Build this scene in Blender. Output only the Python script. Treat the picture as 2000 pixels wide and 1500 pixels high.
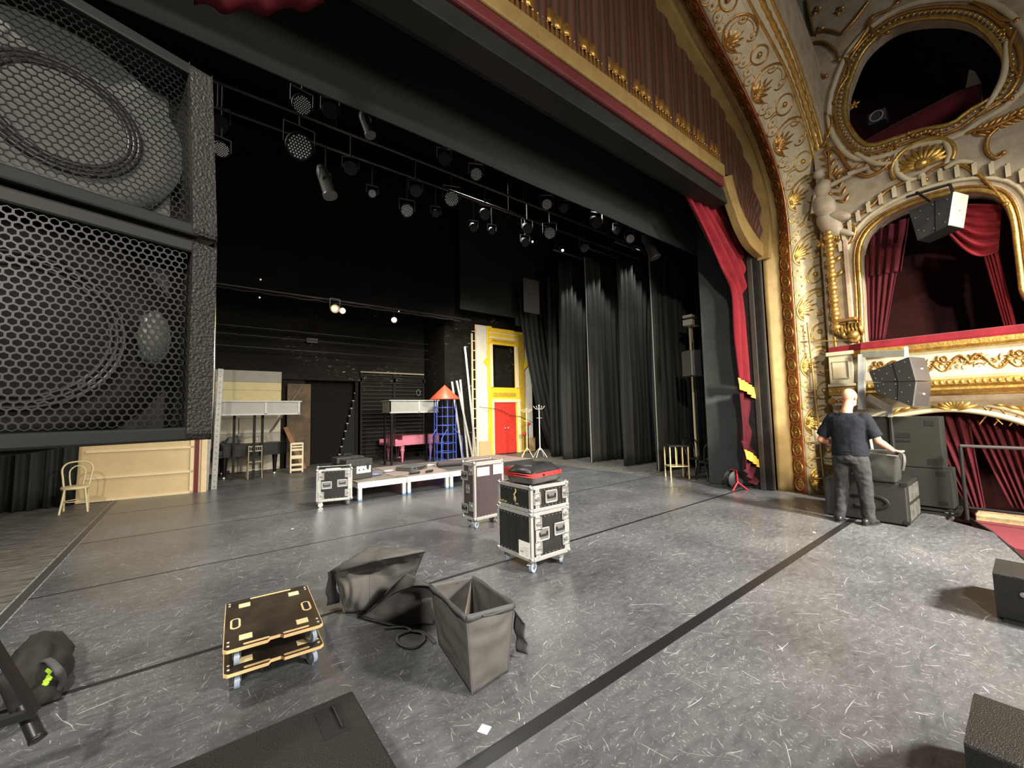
import bpy, math, random
from mathutils import Vector, Matrix, noise as mnoise
R=math.radians; PI=math.pi
random.seed(7)
sc=bpy.context.scene
for o in list(bpy.data.objects): bpy.data.objects.remove(o)
COL=sc.collection
# ------------------------------------------------------------------ camera
H=1.62; FPX=794.0
_y,_p,_r=R(52),R(4.0),R(1.2)
FW=Vector((math.cos(_y)*math.cos(_p),math.sin(_y)*math.cos(_p),math.sin(_p)))
_r0=Vector((math.sin(_y),-math.cos(_y),0)); _u0=_r0.cross(FW)
RT=_r0*math.cos(_r)-_u0*math.sin(_r); UP=_u0*math.cos(_r)+_r0*math.sin(_r)
CAM=Vector((0,0,H))
cd=bpy.data.cameras.new('camera'); cam=bpy.data.objects.new('camera',cd); COL.objects.link(cam)
mw=Matrix((RT,UP,-FW)).transposed().to_4x4(); mw.translation=CAM; cam.matrix_world=mw
cd.sensor_fit='HORIZONTAL'; cd.sensor_width=36; cd.lens=FPX/2000*36; cd.clip_start=0.02; cd.clip_end=200
sc.camera=cam
# ------------------------------------------------------------------ colour, world, lights
vs=sc.view_settings
vs.view_transform='Standard'; vs.look='None'; vs.gamma=1; vs.use_curve_mapping=False; vs.exposure=0.1
w=bpy.data.worlds.new('world'); sc.world=w; w.use_nodes=True
w.node_tree.nodes['Background'].inputs[0].default_value=(1,.93,.82,1)
w.node_tree.nodes['Background'].inputs[1].default_value=0.03
def area(name,loc,target,size,power,col=(1,.87,.68),sy=None,spread=None):
    l=bpy.data.lights.new(name,'AREA'); l.energy=power; l.color=col; l.size=size
    if sy: l.shape='RECTANGLE'; l.size_y=sy
    if spread: l.spread=R(spread)
    o=bpy.data.objects.new(name,l); COL.objects.link(o); o.location=loc
    o.rotation_euler=(Vector(target)-Vector(loc)).to_track_quat('-Z','Y').to_euler(); return o
def spot(name,loc,target,power,angle,col=(1,.87,.68),rad=.15,blend=.5):
    l=bpy.data.lights.new(name,'SPOT'); l.energy=power; l.color=col; l.spot_size=R(angle); l.spot_blend=blend; l.shadow_soft_size=rad
    o=bpy.data.objects.new(name,l); COL.objects.link(o); o.location=loc
    o.rotation_euler=(Vector(target)-Vector(loc)).to_track_quat('-Z','Y').to_euler(); return o
# house lights of the auditorium, in front of the stage
area('house_light_key',(5.8,-5.2,5.8),(6.2,1.8,0),1.0,860,(1,.93,.83),spread=85)
area('house_light_left',(-3.0,-3.2,6.4),(2.6,4.0,0),.35,330,(1,.93,.8),spread=105)
area('house_light_fill',(2.5,-7,4.0),(5.0,9.0,1.5),2.5,300,(1,.92,.8),spread=120)
# gallery lamps close to the side box
area('gallery_lamp',(4.6,-2.2,2.7),(9.2,2.0,1.3),.5,110,(1,.84,.56),spread=90)
spot('gallery_spot',(7.9,-1.0,4.6),(8.9,.5,4.2),45,60,(1,.9,.66))
# work lights over the stage, plus added fills for dock and legs
area('stage_work_light',(4.6,7.0,6.6),(5.0,8.6,0),.8,290,(1,.97,.9),spread=130)
area('dock_fill_light',(5.5,9.3,5.2),(8.6,13.0,1.8),.6,95,(1,.95,.84),spread=85)  # unseen lamp added to brighten the door flat
area('upstage_work_light',(-1.5,7.0,6.6),(1.0,4.0,0),.3,130,(1,.93,.8),spread=110)
for i_,(a_,b_) in enumerate(((10.35,9.25),(10.35,8.05),(10.35,6.8))): spot('wing_work_light',(a_,b_,6.6),(a_-.3,b_+.35,0),260,70,(.97,.99,.95),.06)
spot('leg_fill_light',(6.0,4.9,5.6),(10.3,8.6,2.5),420,60,(1,1,.95),.1)  # unseen spot added to brighten the fronts of the leg curtains
# ------------------------------------------------------------------ survey of the photograph on real planes
def ray(x,y): return FW*FPX+RT*(x-1000)-UP*(y-750)
def onF(x,y,z=0): d=ray(x,y); return CAM+d*((z-H)/d.z)
def onY(x,y,Y): d=ray(x,y); return CAM+d*(Y/d.y)
def onX(x,y,X): d=ray(x,y); return CAM+d*(X/d.x)
# ------------------------------------------------------------------ mesh builder
class MB:
    def __init__(s): s.v=[];s.f=[];s.sm=[];s.T=None
    def add(s,vs_,fs,smooth=False):
        b=len(s.v)
        if s.T is not None: vs_=[s.T@Vector(p) for p in vs_]
        s.v.extend([tuple(p) for p in vs_]); s.f.extend([tuple(i+b for i in f) for f in fs]); s.sm.extend([smooth]*len(fs)); return s
    def bx(s,x0,x1,y0,y1,z0,z1,rot=None):
        P=[(x,y,z) for x in (x0,x1) for y in (y0,y1) for z in (z0,z1)]
        if rot is not None:
            c=Vector(((x0+x1)/2,(y0+y1)/2,(z0+z1)/2)); P=[c+rot@(Vector(p)-c) for p in P]
        return s.add(P,[(0,1,3,2),(4,6,7,5),(0,4,5,1),(2,3,7,6),(0,2,6,4),(1,5,7,3)])
    def bar(s,a,b,w,h=None,up=(0,0,1)):
        h=h or w; a=Vector(a);b=Vector(b);d=(b-a).normalized();u=Vector(up)
        if abs(d.dot(u))>.98: u=Vector((0,1,0))
        x=d.cross(u).normalized(); y=x.cross(d)
        P=[p+x*i*w/2+y*j*h/2 for p in (a,b) for i,j in ((-1,-1),(1,-1),(1,1),(-1,1))]
        return s.add(P,[(3,2,1,0),(4,5,6,7),(0,1,5,4),(1,2,6,5),(2,3,7,6),(3,0,4,7)])
    def cyl(s,a,b,r0,r1=None,n=12,cap=True):
        r1=r0 if r1 is None else r1
        a=Vector(a);b=Vector(b);d=(b-a).normalized();u=Vector((0,0,1)) if abs(d.z)<.9 else Vector((1,0,0))
        x=d.cross(u).normalized();y=d.cross(x)
        P=[];
        for p,r in ((a,r0),(b,r1)):
            P+=[p+x*r*math.cos(2*PI*i/n)+y*r*math.sin(2*PI*i/n) for i in range(n)]
        F=[(i,(i+1)%n,n+(i+1)%n,n+i) for i in range(n)]
        s.add(P,F,True)
        if cap:
            s.add(P[:n],[tuple(range(n))[::-1]]); s.add(P[n:],[tuple(range(n))])
        return s
    def tube(s,pts,r,n=8,closed=False,cap=True,flat=1.0,up=None):
        pts=[Vector(p) for p in pts];m=len(pts)
        rr=r if isinstance(r,(list,tuple)) else [r]*m
        V=[];prev=None
        for i,p in enumerate(pts):
            if closed: t=(pts[(i+1)%m]-pts[i-1])
            else: t=pts[min(i+1,m-1)]-pts[max(i-1,0)]
            if t.length<1e-9: t=Vector((0,0,1))
            t.normalize()
            if up is not None: x=Vector(up).cross(t)
            elif prev is None:
                u=Vector((0,0,1)) if abs(t.z)<.9 else Vector((1,0,0)); x=t.cross(u)
            else: x=prev-t*prev.dot(t)
            if x.length<1e-6: x=t.orthogonal()
            x.normalize(); prev=x; y=t.cross(x)
            V+=[p+x*rr[i]*math.cos(2*PI*k/n)+y*rr[i]*flat*math.sin(2*PI*k/n) for k in range(n)]
        F=[];q=m if closed else m-1
        for i in range(q):
            a=i*n;b=((i+1)%m)*n
            F+=[(a+k,a+(k+1)%n,b+(k+1)%n,b+k) for k in range(n)]
        s.add(V,F,True)
        if cap and not closed:
            s.add(V[:n],[tuple(range(n))[::-1]]); s.add(V[-n:],[tuple(range(n))])
        return s
    def lathe(s,prof,n=24,o=(0,0,0),ax=None,sc_=(1,1)):
        o=Vector(o);Rm=ax if ax is not None else Matrix.Identity(3);V=[]
        for r,z in prof: V+=[o+Rm@Vector((r*sc_[0]*math.cos(2*PI*k/n),r*sc_[1]*math.sin(2*PI*k/n),z)) for k in range(n)]
        F=[]
        for i in range(len(prof)-1):
            a=i*n;b=a+n;F+=[(a+k,a+(k+1)%n,b+(k+1)%n,b+k) for k in range(n)]
        s.add(V,F,True)
        for i,fl in ((0,True),(len(prof)-1,False)):
            if prof[i][0]>1e-5:
                t=tuple(range(n)); s.add(V[i*n:i*n+n],[t[::-1] if fl else t])
        return s
    def ball(s,c,r,n=12,m=8,e=(1,1,1),rot=None):
        c=Vector(c);V=[]
        for j in range(m+1):
            th=PI*j/m
            for i in range(n):
                p=Vector((r*e[0]*math.sin(th)*math.cos(2*PI*i/n),r*e[1]*math.sin(th)*math.sin(2*PI*i/n),r*e[2]*math.cos(th)))
                if rot is not None: p=rot@p
                V.append(c+p)
        F=[]
        for j in range(m):
            for i in range(n): F.append((j*n+i,(j+1)*n+i,(j+1)*n+(i+1)%n,j*n+(i+1)%n))
        return s.add(V,F,True)
    def prism(s,poly,z0,z1,fn=None,smooth=False):
        n=len(poly);fn=fn or (lambda x,y,z:(x,y,z))
        P=[fn(x,y,z0) for x,y in poly]+[fn(x,y,z1) for x,y in poly]
        s.add(P,[tuple(range(n))[::-1],tuple(range(n,2*n))])
        s.add(P,[(i,(i+1)%n,n+(i+1)%n,n+i) for i in range(n)],smooth); return s
    def grid(s,fn,nu,nv,smooth=True,cu=False):
        P=[fn(i/nu,j/nv) for j in range(nv+1) for i in range(nu+(0 if cu else 1))]
        w_=nu if cu else nu+1
        F=[(j*w_+i,j*w_+(i+1)%w_,(j+1)*w_+(i+1)%w_,(j+1)*w_+i) for j in range(nv) for i in range(nu)]
        return s.add(P,F,smooth)
    def loft(s,rings,smooth=True,cap=True):
        n=len(rings[0]);V=[p for r in rings for p in r];F=[]
        for i in range(len(rings)-1):
            a=i*n;b=a+n;F+=[(a+k,a+(k+1)%n,b+(k+1)%n,b+k) for k in range(n)]
        s.add(V,F,smooth)
        if cap: s.add(rings[0],[tuple(range(n))[::-1]]); s.add(rings[-1],[tuple(range(n))])
        return s
    def build(s,name,mat,parent=None,bevel=0,sub=0,solid=0,loc=None,rot=None,label=None,weld=False,off=0):
        me=bpy.data.meshes.new(name); me.from_pydata(s.v,[],s.f); me.polygons.foreach_set('use_smooth',s.sm)
        if mat: me.materials.append(mat)
        me.validate(); me.update()
        o=bpy.data.objects.new(name,me); COL.objects.link(o)
        if parent: o.parent=parent
        if loc is not None: o.location=loc
        if rot is not None: o.rotation_euler=rot
        if weld: m=o.modifiers.new('weld','WELD'); m.merge_threshold=.0005
        if solid: m=o.modifiers.new('solid','SOLIDIFY'); m.thickness=solid; m.offset=off
        if bevel: m=o.modifiers.new('bevel','BEVEL'); m.width=bevel; m.segments=2; m.limit_method='ANGLE'
        if sub: m=o.modifiers.new('sub','SUBSURF'); m.levels=sub; m.render_levels=sub
        if label: o['label']=label
        return o
def tag(o,label,cat,group=None):
    o['label']=label; o['category']=cat
    if group: o['group']=group
    return o
def thing(name,label,cat,loc=(0,0,0),rz=0,group=None):
    o=bpy.data.objects.new(name,None); COL.objects.link(o); o.empty_display_size=.1
    o.location=loc; o.rotation_euler=(0,0,rz); return tag(o,label,cat,group)
def struct(o,label=None):
    o['kind']='structure'
    if label: o['label']=label
    return o
def dup(o,parent=None):
    c=o.copy(); COL.objects.link(c)
    if parent: c.parent=parent
    for ch in o.children: dup(ch,c)
    return c
def catmull(P,k=8):
    P=[Vector(p) for p in P]; out=[]
    for i in range(len(P)-1):
        p0=P[max(i-1,0)];p1=P[i];p2=P[i+1];p3=P[min(i+2,len(P)-1)]
        for j in range(k):
            t=j/k; out.append(.5*((2*p1)+(p2-p0)*t+(2*p0-5*p1+4*p2-p3)*t*t+(3*p1-p0-3*p2+p3)*t**3))
    out.append(P[-1]); return out
def resample(P,n):
    L=[0]
    for a,b in zip(P,P[1:]): L.append(L[-1]+(b-a).length)
    out=[];j=0
    for i in range(n):
        d=L[-1]*i/(n-1)
        while j<len(L)-2 and L[j+1]<d: j+=1
        t=(d-L[j])/max(1e-9,L[j+1]-L[j]); out.append(P[j].lerp(P[j+1],min(1,t)))
    return out,L[-1]
def nz(x,y,z=0): return mnoise.noise(Vector((x,y,z)))
# ------------------------------------------------------------------ materials
MATS={}
def pm(name,col,rough=.6,metal=0,var=0,vscale=6,col2=None,bump=0,bscale=60,spec=.5,stretch=(1,1,1),sheen=0,coat=0,emit=None,estr=0,rvar=0,sharp=False,two=False):
    if name in MATS: return MATS[name]
    m=bpy.data.materials.new(name); m.use_nodes=True; nt=m.node_tree; b=nt.nodes['Principled BSDF']; N=nt.nodes.new; L=nt.links.new
    b.inputs['Base Color'].default_value=(*col,1); b.inputs['Roughness'].default_value=rough; b.inputs['Metallic'].default_value=metal
    b.inputs['Specular IOR Level'].default_value=spec
    if sheen: b.inputs['Sheen Weight'].default_value=sheen; b.inputs['Sheen Roughness'].default_value=.4
    if coat: b.inputs['Coat Weight'].default_value=coat; b.inputs['Coat Roughness'].default_value=.15
    if emit: b.inputs['Emission Color'].default_value=(*emit,1); b.inputs['Emission Strength'].default_value=estr
    tc=N('ShaderNodeTexCoord'); mp=N('ShaderNodeMapping'); mp.inputs['Scale'].default_value=stretch; L(tc.outputs['Object'],mp.inputs[0])
    if var or col2:
        n=N('ShaderNodeTexNoise'); n.inputs['Scale'].default_value=vscale; n.inputs['Detail'].default_value=6; n.inputs['Roughness'].default_value=.65; L(mp.outputs[0],n.inputs[0])
        cr=N('ShaderNodeValToRGB'); L(n.outputs[0],cr.inputs[0])
        c2=col2 or tuple(c*(1-var) for c in col); c1=col if col2 else tuple(min(1,c*(1+var)) for c in col)
        cr.color_ramp.elements[0].color=(*c2,1); cr.color_ramp.elements[1].color=(*c1,1)
        cr.color_ramp.elements[0].position=.47 if sharp else .3; cr.color_ramp.elements[1].position=.53 if sharp else .7
        L(cr.outputs[0],b.inputs['Base Color'])
        if rvar:
            mr=N('ShaderNodeMapRange'); L(n.outputs[0],mr.inputs[0]); mr.inputs[3].default_value=rough-rvar; mr.inputs[4].default_value=rough+rvar; L(mr.outputs[0],b.inputs['Roughness'])
    if bump:
        n2=N('ShaderNodeTexNoise'); n2.inputs['Scale'].default_value=bscale; n2.inputs['Detail'].default_value=3; L(mp.outputs[0],n2.inputs[0])
        bp=N('ShaderNodeBump'); bp.inputs['Strength'].default_value=bump; bp.inputs['Distance'].default_value=.01; L(n2.outputs[0],bp.inputs['Height']); L(bp.outputs[0],b.inputs['Normal'])
    MATS[name]=m; return m
G=pm
black=G('black_paint',(.01,.01,.01),.6,var=.4,spec=.2)
blackm=G('black_metal',(.02,.02,.02),.35,.3)
rubber=G('black_rubber',(.015,.015,.016),.6)
greyrub=G('blue_grey_rubber',(.28,.34,.45),.45)
alu=G('aluminium',(.72,.72,.70),.33,.75,var=.12,vscale=20)
steel=G('zinc_steel',(.62,.62,.6),.3,.9,var=.15,vscale=30)
casebk=G('case_laminate_black',(.016,.016,.015),.35,var=.4,vscale=10,bump=.1)
casebr=G('case_laminate_brown',(.055,.04,.042),.4,var=.15,vscale=10,bump=.1)
gold=G('gilded_plaster',(.5,.32,.09),.36,.75,var=.35,vscale=14,bump=.4,bscale=30)
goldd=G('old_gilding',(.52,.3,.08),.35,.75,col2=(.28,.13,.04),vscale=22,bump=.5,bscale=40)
goldflat=G('worn_gold_paint',(.32,.22,.08),.5,.2,col2=(.22,.145,.05),vscale=5,bump=.15,bscale=25)
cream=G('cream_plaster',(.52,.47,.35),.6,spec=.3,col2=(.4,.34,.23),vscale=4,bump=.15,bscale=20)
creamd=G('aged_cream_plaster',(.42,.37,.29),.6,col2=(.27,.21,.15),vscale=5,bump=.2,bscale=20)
redplast=G('red_ground_plaster',(.25,.05,.02),.5,var=.3,vscale=8)
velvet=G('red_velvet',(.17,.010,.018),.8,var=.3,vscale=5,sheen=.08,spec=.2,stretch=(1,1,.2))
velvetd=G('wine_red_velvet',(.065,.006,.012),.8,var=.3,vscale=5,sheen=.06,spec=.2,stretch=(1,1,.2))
yfringe=G('yellow_fringe',(.75,.5,.06),.7,var=.25,vscale=60,stretch=(1,1,.1))
legcloth=G('black_stage_cloth',(.022,.023,.02),.8,var=.25,vscale=3,stretch=(1,1,.15),spec=.25)
flatgrey=G('masking_flat_grey',(.05,.056,.058),.75,var=.2,vscale=2,bump=.05,spec=.2)
bordcl=G('border_cloth_grey',(.026,.028,.026),.9,var=.1,vscale=1,spec=.15)
bagm=G('dark_grey_nylon',(.075,.072,.068),.7,var=.15,vscale=5,bump=.15,bscale=400)
bagin=G('bag_lining',(.12,.1,.085),.8,var=.15,vscale=5)
bagtrim=G('bag_webbing',(.07,.07,.075),.75,bump=.2,bscale=500)
def textured(name,col,rough=.42):
    m=G(name,(.026,.025,.023),rough,spec=.4,bump=1.0,bscale=200,col2=col,vscale=260); return m
spkpaint=textured('speaker_structure_paint',(.005,.005,.005),.42)
spkpaint.node_tree.nodes['Bump'].inputs['Distance'].default_value=.004
grillm=G('grille_steel',(.005,.005,.0055),.34,0,spec=.42)
plywood=G('birch_ply_edge',(.72,.5,.24),.55,var=.12,vscale=20)
plyblack=G('ply_black_film',(.03,.022,.016),.3,var=.5,vscale=6,bump=.1)
white=G('white_paint',(.75,.73,.68),.5,var=.06)
ivory=G('ivory_paint',(.72,.62,.4),.5,var=.08)
paper=G('white_paper',(.8,.8,.78),.7)
beige=G('beige_canvas_flat',(.62,.47,.25),.6,var=.08,vscale=2)
timber=G('pine_timber',(.72,.56,.33),.55,var=.12,vscale=8)
maroon=G('maroon_paint',(.12,.01,.015),.5)
screws=G('bright_screw',(.6,.58,.52),.3,.8)
def floor_mat():
    m=bpy.data.materials.new('scuffed_black_vinyl'); m.use_nodes=True; nt=m.node_tree; b=nt.nodes['Principled BSDF']; N=nt.nodes.new; L=nt.links.new
    tc=N('ShaderNodeTexCoord')
    def noise(scale,rot,st,detail=3,dist=0):
        mp=N('ShaderNodeMapping'); mp.inputs['Rotation'].default_value=(0,0,R(rot)); mp.inputs['Scale'].default_value=st
        L(tc.outputs['Object'],mp.inputs[0]); n=N('ShaderNodeTexNoise'); n.inputs['Scale'].default_value=scale; n.inputs['Detail'].default_value=detail; n.inputs['Distortion'].default_value=dist
        L(mp.outputs[0],n.inputs[0]); return n.outputs[0]
    def ramp(x,a,bb):
        r=N('ShaderNodeMapRange'); r.inputs[1].default_value=a; r.inputs[2].default_value=bb; r.clamp=True; L(x,r.inputs[0]); return r.outputs[0]
    def mth(op,a,bb):
        q=N('ShaderNodeMath'); q.operation=op
        for i,v in enumerate((a,bb)):
            if isinstance(v,(int,float)): q.inputs[i].default_value=v
            else: L(v,q.inputs[i])
        return q.outputs[0]
    tot=None
    def vm(op,a,bb=None):
        q=N('ShaderNodeVectorMath'); q.operation=op; L(a,q.inputs[0])
        if bb is not None:
            if isinstance(bb,tuple): q.inputs[1].default_value=bb
            else: L(bb,q.inputs[1])
        return q
    dn=N('ShaderNodeTexNoise'); dn.inputs['Scale'].default_value=3.0; dn.inputs['Detail'].default_value=2; L(tc.outputs['Object'],dn.inputs[0])
    dist=vm('SCALE',vm('SUBTRACT',dn.outputs['Color'],(.5,.5,.5)).outputs[0]); dist.inputs['Scale'].default_value=.07
    base=vm('ADD',tc.outputs['Object'],dist.outputs[0]).outputs[0]
    for n_,(sc_,wd,ln,st_) in enumerate([(2.3,.006,.42,1.0),(3.7,.0075,.4,.9),(5.2,.011,.42,.75),(7.5,.014,.42,.7),(10.5,.02,.42,.55),(14,.03,.42,.5),(19,.04,.42,.45),(27,.06,.42,.4),(6.3,.02,.36,.8),(12,.045,.4,.5),(34,.09,.42,.45)]):
        mp=N('ShaderNodeMapping'); mp.inputs['Scale'].default_value=(sc_,sc_,0); mp.inputs['Location'].default_value=(n_*7.3,n_*3.1,0); mp.inputs['Rotation'].default_value=(0,0,n_*.7); L(base,mp.inputs[0])
        v=N('ShaderNodeTexVoronoi'); v.voronoi_dimensions='2D'; v.inputs['Scale'].default_value=1; L(mp.outputs[0],v.inputs[0])
        loc_=vm('SUBTRACT',mp.outputs[0],v.outputs['Position']).outputs[0]
        sx=N('ShaderNodeSeparateXYZ'); L(loc_,sx.inputs[0]); sr=N('ShaderNodeSeparateColor'); L(v.outputs['Color'],sr.inputs[0])
        an=mth('MULTIPLY',sr.outputs[0],6.283); ca=mth('COSINE',an,0); sa=mth('SINE',an,0)
        X_=mth('ADD',mth('MULTIPLY',sx.outputs[0],ca),mth('MULTIPLY',sx.outputs[1],sa)); Y_=mth('SUBTRACT',mth('MULTIPLY',sx.outputs[1],ca),mth('MULTIPLY',sx.outputs[0],sa))
        Y_=mth('ADD',Y_,mth('MULTIPLY',mth('MULTIPLY',X_,X_),mth('MULTIPLY',mth('SUBTRACT',sr.outputs[1],.5),.8)))
        a1=N('ShaderNodeMapRange'); L(mth('ABSOLUTE',Y_,0),a1.inputs[0]); a1.inputs[1].default_value=wd*.4; a1.inputs[2].default_value=wd; a1.inputs[3].default_value=1; a1.inputs[4].default_value=0
        a2=N('ShaderNodeMapRange'); L(mth('ABSOLUTE',X_,0),a2.inputs[0]); L(mth('MULTIPLY',sr.outputs[2],ln),a2.inputs[2]); L(mth('MULTIPLY',sr.outputs[2],ln*.6),a2.inputs[1]); a2.inputs[3].default_value=1; a2.inputs[4].default_value=0
        s=mth('MULTIPLY',mth('MULTIPLY',a1.outputs[0],a2.outputs[0]),mth('MULTIPLY',mth('POWER',sr.outputs[1],1.5),st_*1.25))
        tot=s if tot is None else mth('MAXIMUM',tot,s)
    haze=ramp(noise(.9,5,(1,1.3,1),8,.4),.25,.8)
    fine=ramp(noise(9,20,(1,2.6,1),7,.5),.08,.85)
    k=mth('ADD',mth('MULTIPLY',tot,.5),mth('ADD',mth('MULTIPLY',haze,.26),mth('MULTIPLY',fine,.3)))
    cr=N('ShaderNodeValToRGB'); L(k,cr.inputs[0])
    cr.color_ramp.elements[0].color=(.02,.021,.024,1); cr.color_ramp.elements[1].color=(.72,.72,.71,1)
    e=cr.color_ramp.elements.new(.42); e.color=(.12,.124,.13,1)
    L(cr.outputs[0],b.inputs['Base Color'])
    rr=N('ShaderNodeMapRange'); L(k,rr.inputs[0]); rr.inputs[3].default_value=.22; rr.inputs[4].default_value=.55; L(rr.outputs[0],b.inputs['Roughness'])
    bp=N('ShaderNodeBump'); bp.inputs['Strength'].default_value=.035; bp.inputs['Distance'].default_value=.01; L(noise(9,0,(1,1,1),5),bp.inputs['Height']); L(bp.outputs[0],b.inputs['Normal'])
    return m
vinyl=floor_mat()
stagewood=G('worn_dark_stage_boards',(.22,.21,.19),.5,col2=(.03,.028,.025),vscale=3.5,stretch=(1,6,1),bump=.2,bscale=30)
def wall_mat():
    m=bpy.data.materials.new('chipped_black_brick'); m.use_nodes=True; nt=m.node_tree; b=nt.nodes['Principled BSDF']; N=nt.nodes.new; L=nt.links.new
    tc=N('ShaderNodeTexCoord')
    n=N('ShaderNodeTexNoise'); mp=N('ShaderNodeMapping'); mp.inputs['Scale'].default_value=(1,1,2.6); L(tc.outputs['Object'],mp.inputs[0]); L(mp.outputs[0],n.inputs[0]); n.inputs['Scale'].default_value=5.0; n.inputs['Detail'].default_value=9; n.inputs['Roughness'].default_value=.72
    n2=N('ShaderNodeTexNoise'); L(tc.outputs['Object'],n2.inputs[0]); n2.inputs['Scale'].default_value=.7
    mu=N('ShaderNodeMath'); mu.operation='MULTIPLY'; L(n.outputs[0],mu.inputs[0])
    r2=N('ShaderNodeMapRange'); L(n2.outputs[0],r2.inputs[0]); r2.inputs[1].default_value=.4; r2.inputs[2].default_value=.65; r2.inputs[3].default_value=.8; r2.inputs[4].default_value=1.1; L(r2.outputs[0],mu.inputs[1])
    cr=N('ShaderNodeValToRGB'); L(mu.outputs[0],cr.inputs[0])
    cr.color_ramp.elements[0].position=.4; cr.color_ramp.elements[0].color=(.008,.007,.005,1)
    cr.color_ramp.elements[1].position=.72; cr.color_ramp.elements[1].color=(.45,.42,.34,1)
    e=cr.color_ramp.elements.new(.64); e.color=(.018,.015,.01,1)
    L(cr.outputs[0],b.inputs['Base Color']); b.inputs['Roughness'].default_value=.7; b.inputs['Specular IOR Level'].default_value=.15
    bp=N('ShaderNodeBump'); bp.inputs['Strength'].default_value=.5; bp.inputs['Distance'].default_value=.02; L(n.outputs[0],bp.inputs['Height']); L(bp.outputs[0],b.inputs['Normal'])
    return m
brickbk=wall_mat()
# ================================================================== SETTING
seam=pm('seam_tape_black',(.012,.012,.013),.35)
m=MB(); m.bx(-8,16,.9,20,-.2,-.012)
struct(m.build('floor',stagewood),'worn dark wooden stage boards around the dance floor')
# apron below the vinyl
m=MB(); ap=[(-8,.92),(-8,-3),(3.2,-1.2),(5.2,-.35),(6.6,.12),(7.9,.42),(8.35,.92)]
m.prism(ap,-.2,-.012); struct(m.build('floor_apron',black),'black stage apron edge in front')
EX0,EX1,EY1=-1.2,8.78,12.15
SY=[1.70,3.68,5.8,7.9,10.0]
strips=[-3.0]+SY+[EY1]
for i in range(len(strips)-1):
    m=MB(); y0,y1=strips[i]+.004,strips[i+1]-.004
    if i==0: m.prism([(EX0,y1),(EX0,-3),(3.2,-1.2),(5.2,-.35),(6.6,.12),(7.9,.42),(8.35,.9),(8.78,1.0),(8.78,y1)][::-1],-.012,-.001)
    else: m.bx(EX0,EX1,y0,y1,-.012,-.001)
    struct(m.build('floor_vinyl',vinyl),'scuffed black vinyl dance floor strip')
for y,wd in zip(SY,(.042,.02,.012,.012,.012)):
    m=MB(); m.bx(EX0,EX1 if y>2 else 8.7,y-wd,y+wd,-.001,.001); tag(m.build('floor_seam_tape',seam),{1.70:'wide black tape along the nearest dance floor seam',3.68:'black tape on the second dance floor seam, behind the open bags',5.8:'thin tape seam in the middle of the dance floor',7.9:'thin tape seam in front of the low platform',10.0:'thin tape seam nearest the back of the dance floor'}[y],'tape')
m=MB(); m.bx(EX0-.05,EX0+.03,-2,EY1,-.001,.0015); tag(m.build('floor_edge_tape',pm('edge_tape',(.05,.05,.05),.4)),'dark tape along the left long edge of the dance floor','tape')
m=MB(); m.bx(EX0-.065,EX0-.05,-2,EY1,-.001,.0012); m.bx(EX0+.03,EX0+.04,-2,EY1,-.001,.0012); tag(m.build('floor_edge_line',pm('worn_pale_line',(.4,.4,.37),.5,col2=(.1,.1,.1),vscale=12)),'worn pale line beside the left edge tape of the dance floor','tape')
# back wall with door opening, pillar, right wall
BY=15.0
m=MB(); m.bx(-8,2.9,BY,BY+.4,0,12); m.bx(4.55,16,BY,BY+.4,0,12); m.bx(2.9,4.55,BY,BY+.4,2.85,12)
struct(m.build('wall_back',brickbk),'black painted brick back wall with chipped patches')
m=MB(); m.bx(2.9,4.55,BY+.32,BY+.38,0,2.85); struct(m.build('door_1',pm('door_black',(.008,.007,.006),.7,var=.3,spec=.1)),'tall black scene dock door in the back wall')
m=MB(); m.bx(.2,7.3,BY-.1,BY-.005,2.85,3.0); struct(m.build('trim_lintel',brickbk),'dark lintel band above the dock opening')
m=MB(); m.bx(7.25,12.5,13.3,BY,0,12); struct(m.build('wall_pier',brickbk),'black brick pier standing forward of the back wall')
m=MB(); m.bx(13.4,13.7,3,20,0,12); struct(m.build('wall_right',brickbk),'black wing wall on the right')
m=MB(); m.bx(-6,-5.7,-2,20,0,12); struct(m.build('wall_left',brickbk),'black wing wall on the left')
m=MB(); m.bx(-8,16,3.6,20,11.6,11.9); struct(m.build('ceiling',black),'black void of the fly loft')
# deep header above the dock: dark band from which pipe hangs
m=MB(); m.bx(-6,7.3,12.6,12.7,4.95,9.5); tag(m.build('back_border',pm('back_border_cloth',(.008,.007,.006),.9,var=.3,vscale=2,spec=.1)),'long black cloth border high across the back of the stage','border')
m=MB(); m.bx(7.3,9.8,12.2,12.25,5.3,9.5); m.bx(9.8,13,12.2,12.25,5.0,9.5); tag(m.build('back_border',bordcl),'black border cloth above the yellow door flat','border')
# brown timber patch left of door, with leaning planks
# ---- proscenium arch -------------------------------------------------
def curve(pxs,Y,apex):
    P=[onY(x,y,Y) for x,y in pxs]; P[0].z=-.02
    P[0].x=P[1].x  # the jamb is vertical
    n=len(P); last=P[-1]
    P=[P[0],Vector((P[0].x,Y,1.5)),Vector((P[0].x,Y,3.0))]+P[1:]
    P.append(Vector(((last.x+4.2)/2,Y,last.z+(apex-last.z)*.75))); P.append(Vector((4.2,Y,apex)))
    return P
C0=curve([(1522,957),(1490,513),(1492,440),(1482,380),(1455,290),(1400,185),(1350,110),(1303,28)],3.2,8.55)
C1=curve([(1552,960),(1523,513),(1523,447),(1513,377),(1493,310),(1460,230),(1413,140),(1363,47)],2.95,8.5)
C2=curve([(1575,965),(1545,497),(1540,433),(1530,367),(1510,300),(1483,233),(1443,150),(1400,70)],2.7,8.2)
C3=curve([(1622,967),(1607,500),(1597,367),(1583,300),(1563,233),(1537,160),(1493,80),(1447,0)],2.3,8.5)
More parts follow.
